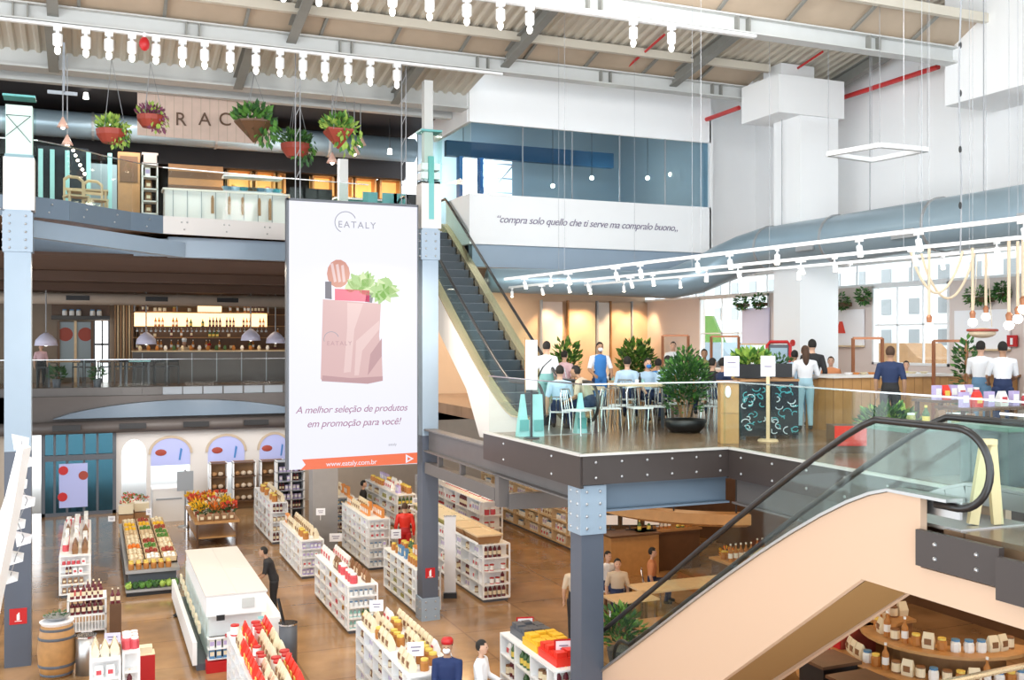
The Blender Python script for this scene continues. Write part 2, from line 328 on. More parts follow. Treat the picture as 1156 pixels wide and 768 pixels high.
# ---- white glazed casing round the two columns above the top floor; bands imitate reflected windows
for (x, y, lab) in ((6.72, 21.2, 'white glazed casing with painted window reflections round the middle column at the top level'), (-1.55, 21.2, 'white glazed casing round the left column with crossing black lines')):
    z0 = 8.7; wd = .44 if x > 0 else .52
    t = thing('column_casing', lab, 'column casing', (x, y, z0))
    MB().box(x - .02, x + wd, y, y + .4, z0, z0 + 1.0).build('plinth', 'white_panel', t)
    MB().box(x, x + wd - .02, y + .02, y + .38, z0 + 1.0, z0 + 1.06).build('joint_strip', 'steel_blue', t)
    if x > 0:
        for k in range(6): MB().box(x + .0, x + .14, y + .02, y + .36, z0 + .3 + k * .2, z0 + .45 + k * .2).box(x + .28, x + .42, y + .02, y + .36, z0 + .3 + k * .2, z0 + .45 + k * .2).build('reflection_band', 'white_paint', t)
        MB().box(x + .15, x + .27, y - .006, y + .36, z0 + .2, z0 + 1.6).build('centre_strip', 'teal', t)
    else:
        MB().box(x + .02, x + wd - .04, y + .05, y + .35, z0 + 1.06, z0 + 2.0).build('white_sheet', 'white_paint', t)
        MB().tube((x + .03, y + .04, z0 + 1.8), (x + .45, y + .04, z0 + 1.3), .006).tube((x + .45, y + .04, z0 + 1.8), (x + .03, y + .04, z0 + 1.4), .006).tube((x + .03, y + .04, z0 + 1.8), (x + .45, y + .04, z0 + 1.8), .006).build('black_line', 'black', t)
    MB().box(x - .03, x + wd + .01, y - .02, y - .008, z0 + 1.0, z0 + 2.15).box(x + wd, x + wd + .012, y - .01, y + .42, z0 + 1.0, z0 + 2.15).build('glass_pane', 'glass_green', t)
    MB().box(x - .03, x + wd + .015, y - .025, y + .42, z0 + 2.15, z0 + 2.19).build('cap', 'teal', t)
# ================= ROOF
def deckz(Y): return 13.35 - .18 * (Y - 17.9)
d = MB(); P = .24; n = int(34 / P); ys = (-3, 24.3); vs = []
pr = [(0, 0), (.07, 0), (.11, .055), (.2, .055)]
for k in range(n):
    for dx, dz in pr: vs.append((-15.5 + k * P + dx, dz))
ye = lambda x: 24.3 if x < 8.62 else 21.1
d.add([(x, ys[0], deckz(ys[0]) + z) for x, z in vs] + [(x, ye(x), deckz(ye(x)) + z) for x, z in vs], [(i, i + 1, len(vs) + i + 1, len(vs) + i) for i in range(len(vs) - 1)])
d.add([(-15.5, -3, deckz(-3) + .3), (18.5, -3, deckz(-3) + .3), (18.5, 21.2, deckz(21.2) + .3), (8.6, 21.2, deckz(21.2) + .3), (8.6, 24.3, deckz(24.3) + .3), (-15.5, 24.3, deckz(24.3) + .3)], [(0, 1, 2, 3, 4, 5)])
S('ceiling_box', 'wall_white', MB().box(8.62, 18.2, 21.15, 31, 13.3, 13.4))
S('ceiling', 'deck_cream', d, origin=(0, 0, 12))
S('ceiling_back', 'ceiling_black', MB().prismx([(24.3, 12.25), (46, 12.0), (46, 12.4), (24.3, 12.6)], -15.5, 8.6))
def girder(Y, z, x0, x1, h, m='beam_pale', purl=None, name='roof_girder'):
    o = S(name, m, ibeam(MB(), (x0, Y, z + h / 2), (x1, Y, z + h / 2), .3, h))
    sf = MB(); k = x0 + 1.2
    while k < x1: sf.box(k, k + .03, Y - .14, Y + .14, z + .03, z + h - .03).box(k + .25, k + .28, Y - .14, Y + .14, z + .03, z + h - .03); k += 3.1
    sf.build('stiffener', 'beam_grey', o)
    if purl:
        Yp, zp = purl
        S('roof_purlin', 'deck_cream', MB().bar((x0, Yp, zp), (x1, Yp, zp), .12, .18))
        S('roof_soffit', 'soffit_tan', MB().add([(x0, Y, z + h + .03), (x1, Y, z + h + .03), (x1, Yp, zp + .1), (x0, Yp, zp + .1)], [(0, 1, 2, 3)]).box(x0, x1, Y - .02, Y + .02, z + h + .0, z + h + .05))
        st = MB(); k = x0 + .8
        while k < x1: st.bar((k, Y - .05, z + h + .02), (k, Yp, zp), .06, .05); k += 1.55
        S('roof_strut', 'beam_grey', st)
    return o
girder(21, 12.25, -15, 15.2, .33, purl=(20.1, 12.83))
girder(15.6, 11.92, -15, 17.6, .33, purl=(14.75, 12.62))
girder(10.4, 12.2, -15, 17.6, .33)
S('roof_girder_back', 'beam_pale', MB().box(-15, 8.62, 23.55, 23.75, 12.04, 12.48).box(-15, 8.62, 23.4, 23.9, 11.98, 12.03))
S('roof_girder_lower', 'beam_pale', MB().box(-15, 8.6, 24.6, 24.8, 11.97, 12.15))
def rafter(X, y0, y1, lift=-.16): return S('roof_rafter', 'beam_grey', ibeam(MB(), (X, y0, deckz(y0) + lift - .1), (X, y1, deckz(y1) + lift - .1), .2, .3))
for X in (-5.2, -.7, 3.8, 8.6, 13.02): rafter(X, 15.9, 21.0)
rafter(17.3, 16, 21.4); rafter(17.0, 9, 15.5)
for X in (-4.6, -.77, 3.05, 6.75): rafter(X, 21.1, 23.5)
for X in (-1, 4.0, 8.8, 12.2, 16.3): rafter(X, 10, 15.4)
for (X, y0, y1) in ((6.8, 16.6, 18.5), (11.7, 19.2, 20.9), (15.9, 19.0, 20.8), (6.0, 15.9, 17.6)):
    single(MB().tube((X, y0, deckz(y0) - .12), (X, y1, deckz(y1) - .12), .03, seg=6), 'sprinkler_pipe', 'red_pipe', 'thin red sprinkler pipe clipped under the ribbed roof deck', 'pipe', 'sprinkler pipes under the roof')
single(MB().tube((17.35, 16.9, 12.3), (17.35, 21.2, 12.3), .06, seg=10), 'red_pipe', 'red_pipe', 'long red water pipe high along the right white wall', 'pipe')
single(MB().tube((15.6, 21.9, 12.3), (15.6, 23.42, 12.3), .06, seg=10), 'red_pipe', 'red_pipe', 'short red pipe beside the top corner of the glazed white box', 'pipe')
# ================= WALLS
S('wall_right', 'wall_white', MB().prismx([(2, 8.2), (21.2, 8.2), (21.2, deckz(21.2)+.3), (2, deckz(2)+.3)], 17.8, 18.1).box(17.8, 18.1, 21.2, 31, 8.2, 13.4).box(17.8, 18.1, 2, 31, 8.15, 8.2))
for k in range(5): S('trim_%d' % (20 + k), 'white_paint', MB().box(17.77, 17.81, 17.9 - k * 1.9, 17.93 - k * 1.9, 8.4, 12.6))
def pillar(x0, x1, y0, y1, zc, cx0, cy0, cy1, ct, name='pillar'):
    o = S(name, 'white_paint', MB().box(x0, x1, y0, y1, 4.5, zc)); MB().box(cx0, x1 + .1, cy0, cy1, zc, ct).build('capital', 'white_paint', o); return o
pillar(15.6, 16.75, 19.45, 20.45, 11.6, 14.9, 19.35, 20.8, 12.5)
S('trim_30', 'white_paint', MB().box(15.4, 16.4, 19.9, 20.6, 12.5, 12.95))
pillar(16.9, 17.8, 12.3, 14.3, 11.1, 16.4, 11.6, 15.8, 13.6)
S('wall_box_front', 'wall_white', MB().box(8.64, 15.75, 23.4, 23.5, 8.62, 9.88).box(8.64, 15.75, 23.4, 23.5, 11.66, 13.3).box(15.7, 15.8, 23.4, 28, 8.62, 12.4).box(8.64, 8.74, 23.5, 25.2, 8.62, 9.88))
S('wall_box_side', 'wall_white', MB().box(8.62, 8.74, 23.5, 26.2, 11.66, 13.3))
S('wall_box_return', 'wall_white', MB().box(15.75, 17.8, 24.2, 24.3, 8.1, 13.3))
S('wall_box_back', 'wall_bluegrey', MB().box(8.8, 15.7, 28.2, 28.3, 9, 13.2).box(15.55, 15.69, 23.5, 28.2, 9, 13.2))
S('wall_far_upper', 'ceiling_black', MB().box(-14, 24, 45.8, 46, 4.5, 12.5))
S('wall_far_right_hall', 'wall_warm', MB().box(8.8, 17.8, 30.5, 30.7, 4.5, 8.2))
# L1 right wall with the two windows cut out
Yw = lambda px: atx(px, 17.8)
segs = [(2, Yw(1072)), (Yw(985), Yw(868)), (Yw(790), 31)]
wl = MB()
for a, b in segs: wl.box(17.8, 18.0, a, b, 4.5, 7.55)
wl.box(17.8, 18.0, Yw(1072), Yw(985), 4.5, 5.62).box(17.8, 18.0, Yw(868), Yw(790), 4.5, 5.3)
S('wall_right_lower', 'wall_pink', wl)
def window(name, y0, y1, z0, z1, ny, nz):
    o = S(name, 'white_paint', MB().box(17.78, 17.9, y0, y0 + .06, z0, z1).box(17.78, 17.9, y1 - .06, y1, z0, z1).box(17.78, 17.9, y0, y1, z0, z0 + .06).box(17.78, 17.9, y0, y1, z1 - .06, z1))
    b = MB()
    for k in range(1, ny): y = y0 + (y1 - y0) * k / ny; b.box(17.82, 17.86, y - .02, y + .02, z0, z1)
    for k in range(1, nz): z = z0 + (z1 - z0) * k / nz; b.box(17.82, 17.86, y0, y1, z - .02, z + .02)
    if b.v: b.build('window_bar', 'white_paint', o)
    MB().box(17.835, 17.845, y0, y1, z0, z1).build('window_pane', 'glass_clear', o)
window('window_1', Yw(1072), Yw(985), 5.62, 7.55, 3, 2)
window('window_2', Yw(868), Yw(790), 5.3, 7.55, 3, 2)
window('window_3', 9, 31, 7.55, 8.15, 12, 1)
# building outside the windows
bo = thing('backdrop_building', 'white building across the street, seen through the right windows', 'building', (34, 30, 0))
fb = MB().box(34, 36, 8, 70, 0, 22).build('wall', 'white_paint', bo)
for i in range(22):
    for j in range(4): MB().box(33.95, 34, 24 + i * 1.7, 24.6 + i * 1.7, 4.6 + j * 1.4, 5.3 + j * 1.4).build('window', 'duct_grey', bo)
single(MB().lathe([(1.0, 0), (1.4, 1.5), (.7, 3)], (31, 47, 4.55), 8), 'hedge', 'leaf', 'dark green tree crown low behind the right window', 'tree')
for k, (c, y) in enumerate((('wood_mid', 30), ('wall_bluegrey', 42), ('deep_slate', 35.5))):
    t = thing('parked_car', ['brown car parked outside behind the right window', 'grey-blue car parked outside behind the right window', 'dark car parked outside behind the right window'][k], 'car', (29, y, 4.55))
    MB().prismx([(y - 2, 4.85), (y + 2, 4.85), (y + 2, 5.5), (y + 1.3, 6.1), (y - 1.1, 6.1), (y - 1.7, 5.6), (y - 2, 5.5)], 28, 29.8).build('body', c, t)
    for q in (-1.2, 1.2): MB().path([(27.95, y + q, 4.9), (28.15, y + q, 4.9)], .35, 12).build('wheel', 'black', t)
S('ground_street', 'plaza', MB().box(19, 34, 10, 70, 4.3, 4.55))
# ground floor walls under the mezzanine, right
S('wall_ground_right', 'wood_dark', MB().box(17.8, 18.0, 2, 39, 0, 4.2)); S('wall_ground_far', 'wall_beige', MB().box(7.3, 17.8, 38.9, 39.1, 0, 4.2))
S('wall_ground_left', 'wall_beige', MB().box(-14, -2.0, 38.9, 39.1, 0, 4.2))
S('column_concrete', 'concrete', MB().box(6.0, 6.75, 29.6, 30.2, 0, 8.1))
# far facade: bulkhead, canopy, band, left glass doors, arches
YF = 39.0
S('wall_bulkhead', 'fascia_brown', MB().box(-14, 24, YF - .1, YF + .2, 2.95, 4.2))
S('duct_bulkhead', 'fascia_brown', MB().path([(-6, 38.5, 3.12), (12, 38.5, 3.12)], .22, 12), smooth=True)
vb = MB()
for px in (75, 150, 222, 290): x = aty(px, 38.1); vb.box(x - .45, x + .45, 38.2, 38.32, 3.05, 3.24)
single(vb, 'vent_strip', 'black', 'dark slot vents along the duct over the far doors', 'vent')
cr = MB(); xa, xb = aty(60, 38.6), aty(345, 38.6)
cr.prismy([(xa, 3.45), (xb, 3.45)] + [(xb + (xa - xb) * k / 16, 3.45 + .58 * math.sin(PI * k / 16) ** .7) for k in range(1, 16)], 38.4, 38.9)
S('canopy_curved', 'steel_mid', cr)
band = S('trim_8', 'fascia_grey', MB().box(-14, 24, 39.2, 39.3, 4.06, 4.5))
for k in range(9): x = aty(137 + k * 23, 39.2); MB().box(x + .02, x + .7, 39.15, 39.2, 4.08, 4.48).build('band_plate', 'ledge' if k > 1 else 'fascia_grey', band)
# door_1: dark frames at the left
x0, x1 = aty(47, YF), aty(131, YF); dr = S('door_1', 'deep_slate', MB().box(x0, x0 + .12, YF - .3, YF - .15, 0, 2.95).box(x1 - .12, x1, YF - .3, YF - .15, 0, 2.95).box(x0, x1, YF - .35, YF - .12, 1.95, 2.15).box(x0, x1, YF - .3, YF - .15, 0, .12))
m = MB()
for px in (62, 76, 95, 110): x = aty(px, YF); m.box(x - .04, x + .04, YF - .28, YF - .18, 0, 2.95)
m.build('mullion', 'deep_slate', dr); MB().box(x0, x1, YF - .24, YF - .23, 0, 2.95).build('door_glass', 'glass_dark', dr)
xp, xq = aty(67, YF), aty(99, YF)
ps = thing('poster', 'lilac fruit poster on the dark glass doors at the far left', 'poster', (xp, YF - .34, .2))
MB().box(xp, xq, YF - .345, YF - .335, .3, 1.85).build('sheet', 'poster_blue', ps); 
for (u, v, c) in ((.15, .85, 'red'), (.85, .72, 'terracotta'), (.12, .25, 'red')): MB().lathe([(.16, 0), (.16, .01)], (0, 0, 0), 14).build('fruit_print', c, ps, local=True)
for o in [q for q in ps.children]:
    if o.name.startswith('fruit_print'):
        i = [q for q in ps.children if q.name.startswith('fruit_print')].index(o); u, v, c = ((.15, .85, 'red'), (.85, .72, 't'), (.12, .25, 'r'))[i]
        o.rotation_euler = (PI / 2, 0, 0); o.location = (((xq - xp) * u), -.01, .1 + 1.55 * v)
# door_2..4: white arched bays
wa = MB(); bays = [(137, 165), (170, 214), (234, 275), (292, 325)]
xs0 = aty(131, YF); XB = [(aty(a, YF), aty(b, YF)) for a, b in bays]
zs, rz = 2.05, 2.62
edges = [xs0] + [v for b in XB for v in b] + [7.3]
for i in range(0, len(edges), 2): wa.box(edges[i], edges[i + 1], YF - .2, YF, 0, 2.95)
for (a, b) in XB:
    c = (a + b) / 2; hw = (b - a) / 2; K = 10
    for k in range(K):
        t0, t1 = PI * k / K, PI * (k + 1) / K
        p0, p1 = (c - hw * math.cos(t0), zs + (rz - zs) * math.sin(t0)), (c - hw * math.cos(t1), zs + (rz - zs) * math.sin(t1))
        wa.prismy([p0, p1, (p1[0], 2.95), (p0[0], 2.95)], YF - .2, YF)
S('wall_far_arches', 'white_panel', wa)
for i, (a, b) in enumerate(XB[1:]):
    c = (a + b) / 2; hw = (b - a) / 2
    t = thing('arch_poster', ['lilac lunette picture over the leftmost white arch', 'lilac lunette picture with bottle over the middle white arch', 'blue lunette picture over the arch beside the hanging screen'][i], 'poster', (c, YF - .25, 1.6))
    pts = [(a, 1.62), (b, 1.62)] + [(c + hw * math.cos(PI * k / 10), zs + (rz - zs) * math.sin(PI * k / 10)) for k in range(11)]
    MB().prismy(pts, YF - .24, YF - .21).build('sheet', 'poster_blue', t); b = MB(); [b.prismy([(c + (hw + q) * math.cos(PI * (k + e) / 12), zs + (rz - zs + q) * math.sin(PI * (k + e) / 12)) for (e, q) in ((0, 0), (1, 0), (1, .09), (0, .09))], YF - .27, YF - .205) for k in range(12)]; b.build('arch_trim', 'soffit_tan', t)
    MB().ball((c - hw * .5, YF - .25, 2.1), (.2, .02, .12)).build('fruit_print', 'terracotta', t)
    MB().prismy([(c + hw * .4, 1.8), (c + hw * .5, 1.8), (c + hw * .6, 2.2), (c + hw * .5, 2.25)], YF - .26, YF - .245).build('bottle_print', 'bright_blue', t)
# ================= ESCALATORS
def chaikin(p, n=2, keep=True):
    for _ in range(n):
        q = [p[0]]
        for a, b in zip(p[:-1], p[1:]): q += [(a[0] * .75 + b[0] * .25, a[1] * .75 + b[1] * .25), (a[0] * .25 + b[0] * .75, a[1] * .25 + b[1] * .75)]
        q.append(p[-1]); p = q
    return p
def escalator(label, XL, XR, yb, zb, yt, zt, Lb, Lt, dk, depth, panel_m, strip_m, bottom_cut, top_cut, tdeep):
    d = 1 if yt > yb else -1
    t = thing('escalator', label, 'escalator', ((XL + XR) / 2, yb, zb))
    def rail():
        r = .36; H = .93
        pb = [(yb - d * (Lb + r * math.sin(a)), zb + H - r + r * math.cos(a)) for a in [PI * k / 16 for k in range(16, -1, -1)]]
        pt = [(yt + d * (Lt + r * math.sin(a)), zt + H - r + r * math.cos(a)) for a in [PI * k / 16 for k in range(0, 17)]]
        mid = chaikin([(yb - d * Lb * .5, zb + H), (yb, zb + H), (yt, zt + H), (yt + d * Lt * .5, zt + H)], 1)
        mid = mid[:1] + chaikin(mid, 2)[1:-1] + mid[-1:]
        return [(yb - d * (Lb - .25), zb + H - 2 * r)] + pb + mid + pt + [(yt + d * (Lt - .25), zt + H - 2 * r)]
    rp = rail()
    for X in (XL, XR):
        MB().path([(X, y, z) for y, z in rp], .036, 12, ell=.8).build('handrail', 'rubber_black', t, smooth=True)
    dl = chaikin([(yb - d * Lb, zb + dk), (yb, zb + dk), (yt, zt + dk), (yt + d * Lt, zt + dk)], 1); dl = dl[:1] + chaikin(dl, 2)[1:-1] + dl[-1:]
    for X in (XL, XR):
        gp = [(y, z - .03) for y, z in rp[1:-1]]
        nb = 9
        top = rp[9:-9]; poly = gp + [(y, z) for y, z in dl[::-1]]
        MB().prismx(poly, X - .006, X + .006).build('glass_side', 'glass_green', t)
    # cladding panels, deck strips, skirts
    for X, o in ((XL, -1), (XR, 1)):
        x0, x1 = X + o * .02, X + o * .1
        bot = [(yt + d * top_cut, zt - tdeep), (yt + d * .2, zt - tdeep), (yb + d * bottom_cut, zb + (zt - zb) * bottom_cut / abs(yt - yb) - depth - .0), (yb + d * (bottom_cut - .8), zb - .28), (yb - d * Lb, zb - .28)]
        top = [(y, z - .02) for y, z in dl]; top[-1] = (yt + d * top_cut, zt + dk - .02)
        if zb < 1: top = [p for p in top if p[0] > 7.08][:-1] + [(7.08, zt + dk - .02), (7.08, 4.12), (yt + d * top_cut, 4.12)]
        if zb < 1: bot = bot[:2] + [(yb + d * 1.3, .02), (yb - d * Lb, .02)]
        MB().prismx(top + bot, x0, x1).build('side_panel', panel_m, t)
        sb = MB()
        for (a, b) in zip(dl[:-1], dl[1:]): sb.bar((X + o * .03, a[0], a[1]), (X + o * .03, b[0], b[1]), .2, .03)
        sb.build('deck_strip', strip_m, t)
        sk = MB()
        for (a, b) in zip(dl[:-1], dl[1:]): sk.bar((X - o * .05, a[0], a[1] - .1), (X - o * .05, b[0], b[1] - .1), .03, .16)
        sk.build('skirt', strip_m, t)
    # closing underside
    ud = MB().add([(XL, yt + d * .2, zt - tdeep), (XR, yt + d * .2, zt - tdeep), (XR, yb + d * bottom_cut, zb + (zt - zb) * bottom_cut / abs(yt - yb) - depth), (XL, yb + d * bottom_cut, zb + (zt - zb) * bottom_cut / abs(yt - yb) - depth)], [(0, 1, 2, 3)])
    ud.box(XL, XR, yt + d * .2, yt + d * top_cut, zt - tdeep, zt - tdeep + .02)
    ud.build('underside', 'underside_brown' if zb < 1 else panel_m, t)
    n = 21; dz = (zt - zb) / n; dy = (yt - yb) / n
    for k in range(n):
        y0, z0 = yb + dy * k, zb + dz * (k + 1)
        st = MB().box(XL + .08, XR - .08, y0, y0 + dy * 1.02, z0 - .04, z0).box(XL + .08, XR - .08, y0 - .01, y0 + .015, z0 - dz - .02, z0)
        s = st.build('step', 'step_dark', t); MB().box(XL + .09, XR - .09, y0, y0 + d * .03, z0, z0 + .004).build('step_edge', 'ledge', s)
    MB().box(XL + .05, XR - .05, yb - d * (Lb + .3), yb, zb - .02, zb + .012).build('comb_plate', 'brushed_steel', t)
    MB().box(XL + .05, XR - .05, yt, yt + d * Lt, zt - .02, zt + .012).build('comb_plate', 'brushed_steel', t)
    return t
escalator('escalator rising from the mezzanine to the top level, right of the hanging screen', 7.45, 8.55, 18.2, 4.5, 24.9, 9.0, 1.5, .5, .28, .6, 'white_panel', 'gold_steel', 1.9, .4, .5)
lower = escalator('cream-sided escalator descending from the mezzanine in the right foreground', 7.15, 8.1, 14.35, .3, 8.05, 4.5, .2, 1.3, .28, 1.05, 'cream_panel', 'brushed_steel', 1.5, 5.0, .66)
# yellow folding caution sign on the landing
SX = Vector((CS, -SN, 0)) * .115; SB = Vector((7.6, 6.85, 4.52))
t = thing('folding_sign', 'pale yellow folding floor sign standing open on the lower escalator landing', 'sign', (7.62, 6.9, 4.52))
for s_ in (-1, 1): MB().bar(SB + SX * s_, SB + SX * (.25 + .2 * s_) + Vector((0, 0, .76)), .06, .09).build('panel', 'yellow_sign', t)
MB().obox(SB + SX * .25 + Vector((0, 0, .76)), (.13, .1, .05), -TH).build('hinge', 'yellow_sign', t)
# ================= GLASS BALUSTRADES
def balustrade(label, pts, z0, h, pw=1.3, m='glass_green', cap='chrome', posts=None):
    t = thing('glass_balustrade', label, 'balustrade', (*pts[0], z0))
    for (a, b) in zip(pts[:-1], pts[1:]):
        L = math.dist(a, b); n = max(1, round(L / pw)); u = ((b[0] - a[0]) / L, (b[1] - a[1]) / L)
        for k in range(n):
            s0, s1 = L * k / n + .012, L * (k + 1) / n - .012
            MB().bar((a[0] + u[0] * s0, a[1] + u[1] * s0, z0 + h / 2), (a[0] + u[0] * s1, a[1] + u[1] * s1, z0 + h / 2), .018, h).build('glass_pane', m, t)
        MB().bar((a[0], a[1], z0 + h + .008), (b[0], b[1], z0 + h + .008), .035, .02).build('top_rail', cap, t)
    return t
balustrade('glass balustrade round the projecting corner of the mezzanine', [(6.74, 17.2), (6.74, 13.36), (9.27, 13.36)], 4.5, 1.05)
balustrade('glass balustrade along the mezzanine edge above the lower escalator', [(9.27, 13.43), (9.2, 10.0), (9.14, 6.9), (8.25, 6.9)], 4.5, 1.05)
balustrade('glass balustrade in the right foreground beside the escalator newel', [(6.97, 6.12), (6.97, 4.5), (6.97, 2.5)], 4.5, 1.1)
balustrade('curved glass balustrade along the edge of the top level', [(-6, 21.62), (-1.0, 21.68), (-.4, 22.18), (.15, 22.85), (.8, 23.53), (1.45, 23.97), (4.3, 24.42), (6.4, 24.66)], 9.0, 1.12, 1.25)
balustrade('long glass balustrade along the far mezzanine in front of the bar', [(-10, 39.36), (7.6, 39.36), (12, 39.36)], 4.5, 1.0, 1.6, 'glass_clear')
bx = thing('glazed_front', 'wide bluish glass front of the white box at the top level', 'window', (12, 23.45, 9.88))
xs = [8.7, 10.1, 11.5, 12.9, 14.3, 15.68]
for a, b in zip(xs[:-1], xs[1:]): MB().box(a + .01, b - .01, 23.44, 23.46, 9.89, 11.65).build('glass_pane', 'glass_blue', bx)
MB().box(8.68, 8.7, 23.5, 26, 9.88, 11.66).build('glass_pane', 'glass_green', bx)
for a in xs[1:-1]: MB().box(a - .008, a + .008, 23.42, 23.48, 9.88, 11.66).build('joint', 'cable_grey', bx)
# inside the glazed box
mat('box_blue', (.012, .06, .13), .5)
ib = thing('steel_frame', 'deep blue steel frame inside the glazed box', 'steel frame', (11, 26, 9))
MB().box(8.8, 13.9, 25.6, 25.8, 11.2, 11.62).build('beam', 'box_blue', ib)
for x in (9.15, 9.75): MB().box(x, x + .1, 25.55, 25.8, 9, 11.2).build('post', 'bright_blue', ib)
wn = thing('lit_window', 'bright divided window at the back left of the glazed box', 'window', (10.7, 27.4, 9.2))
MB().box(9.9, 11.5, 27.5, 27.55, 9.2, 11.9).build('pane', 'daylight_glow', wn)  # pane glows by its material to imitate daylight, no lamp
for k in range(6): MB().box(9.9, 11.5, 27.42, 27.5, 9.3 + k * .42, 9.34 + k * .42).build('blind_slat', 'ledge', wn)
MB().bar((9.9, 27.4, 9.6), (11.5, 27.4, 11.4), .06, .04).bar((9.9, 27.4, 11.4), (11.5, 27.4, 9.6), .06, .04).build('brace', 'cable_grey', wn)
light('AREA', (10.1, 27.0, 11.0), 90, (.95, .98, 1), 1.6, (math.radians(65), 0, 0))
for k, px in enumerate((624, 668, 731, 757, 762)):
    x = aty(px, 25.2); z = zat((210, 201, 201, 197, 174)[k], x, 25.2)
    t = thing('pendant_bulb', 'small glowing pendant bulb inside the glazed box', 'lamp', (x, 25.2, z), 'pendant bulbs in the glazed box')
    MB().tube((x, 25.2, z + .05), (x, 25.2, 12.3), .008, seg=5).build('cord', 'black', t); MB().ball((x, 25.2, z), .06).build('bulb', 'lamp_glow', t, smooth=True)
light('POINT', (13.5, 25.2, 10.6), 60, (1, .85, .7), .2)
qt = thing('wall_quote', 'italic grey quotation lettered across the white parapet', 'lettering', (12, 23.38, 9.3))
text('“compra solo quello che ti serve ma compralo buono„', 'lettering', .262, 'paper_ink', qt, (12.0, 23.39, 9.26), FACE_Y, .35, ext=.004, spacing=.93)
q = [o for o in qt.children][0]; q.scale.x = 1.0
# ================= HANGING SCREEN
X0, X1, Z0, Z1, YS = 3.74, 6.62, 3.49, 9.2, 21.2
sc = thing('led_screen', 'tall white hanging advertising screen with a paper bag of groceries', 'screen', ((X0 + X1) / 2, YS, Z0))
for nm, c, e in (('scr_white', (.88, .88, .98), 1), ('scr_red', (.93, .16, .05), 1), ('scr_text', (.35, .12, .25), 1), ('scr_grey', (.3, .3, .36), 1), ('scr_bag', (.68, .43, .43), 1), ('scr_bagdark', (.5, .28, .3), 1), ('scr_bread', (.62, .25, .18), 1), ('scr_pink', (.85, .1, .2), 1), ('scr_green', (.3, .55, .16), 1), ('scr_lime', (.55, .72, .35), 1), ('scr_black', (.1, .1, .15), 1), ('scr_light', (.78, .55, .54), 1)):
    mat(nm, (.02, .02, .02), .5, emit=.78, ecol=c)
def scr_fix(k): pass
MB().box(X0, X1, YS + .02, YS + .16, Z0, Z1).build('frame', 'deep_slate', sc)
fr = MB().box(X0, X0 + .05, YS - .03, YS + .02, Z0, Z1).box(X1 - .02, X1, YS - .03, YS + .02, Z0, Z1).box(X0, X1, YS - .03, YS + .02, Z1 - .05, Z1); fr.build('bezel', 'deep_slate', sc)
MB().box(X0 + .05, X1 - .02, YS, YS + .02, Z0, Z1 - .05).build('picture', 'scr_white', sc)
def U(px, py): x = aty(px, YS); return x, zat(py, x, YS)
def flat(name, m, pix, lay): # polygon printed on the screen, given in photo pixels
    return MB().prismy([U(*p) for p in pix], YS - .002 * lay - .001, YS - .002 * (lay - 1)).build(name, m, sc)
flat('red_band', 'scr_red', [(341, 519), (471, 511), (471.3, 523), (339, 531), (345, 525)], 1)
flat('play_mark', 'scr_white', [(458, 513), (467, 518), (458, 523)], 2); flat('play_mark', 'scr_red', [(460, 516), (464, 518), (460, 520.5)], 3)
flat('paper_bag', 'scr_bag', [(364.5, 338), (430, 343), (428, 380), (431, 400), (432, 429), (415, 433), (364, 430), (362, 428)], 1)
flat('bag_shade', 'scr_bagdark', [(364, 424), (396, 427), (432, 425), (432, 430), (415, 433.5), (363, 430.5)], 2)
flat('bag_fold', 'scr_light', [(392, 342), (410, 343), (400, 372), (396, 420), (388, 421), (392, 370)], 2); flat('bag_fold', 'scr_light', [(402, 385), (428, 362), (428, 372), (409, 396), (405, 424), (400, 424)], 2)
flat('bag_fold', 'scr_bagdark', [(418, 400), (431, 382), (431, 402), (415, 424)], 2)
fl = [(371 + 13 * math.cos(a) + 11, 309 + 16 * math.sin(a)) for a in [2 * PI * k / 14 for k in range(14)]]
flat('bread', 'scr_bread', fl, 1)
for k in range(3): flat('bread_cut', 'scr_light', [(373 + k * 6, 298 + k), (376 + k * 6, 297 + k), (380 + k * 5, 318), (377 + k * 5, 319)], 2)
flat('dark_bottle', 'scr_black', [(367, 318), (374, 318), (374.5, 338), (367, 337)], 2)
flat('pink_packet', 'scr_pink', [(378, 326), (417, 328), (417, 341), (378, 339)], 2); flat('dark_box', 'scr_black', [(414, 330), (422, 331), (420, 342), (412, 341)], 2)
for cx_, cy_, rx_, ry_, c_ in ((404, 320, 14, 9, 'scr_green'), (415, 326, 12, 8, 'scr_lime'), (434, 326, 11, 14, 'scr_green'), (396, 324, 8, 6, 'scr_lime')): flat('leaf', c_, [(cx_ + rx_ * math.cos(2 * PI * k / 11) * R.uniform(.75, 1.1), cy_ + ry_ * math.sin(2 * PI * k / 11) * R.uniform(.75, 1.1)) for k in range(11)], 2)
for k in range(60):
    a = R.uniform(0, PI * .95); bx_, by_ = (408, 324) if k < 32 else (433, 328); L = R.uniform(9, 21) if k < 32 else R.uniform(8, 18)
    a = R.uniform(PI * .1, PI * .9) if k < 32 else R.uniform(-PI, PI); ex, ey = bx_ + L * math.cos(a) * 1.1, by_ - L * math.sin(a)
    nx, ny = -math.sin(a) * 5, -math.cos(a) * 5
    flat('leaf', R.choice(['scr_green', 'scr_green', 'scr_lime']), [(bx_, by_), ((bx_ + ex) / 2 + nx, (by_ + ey) / 2 + ny), (ex, ey), ((bx_ + ex) / 2 - nx, (by_ + ey) / 2 - ny)], 3 + k % 4)
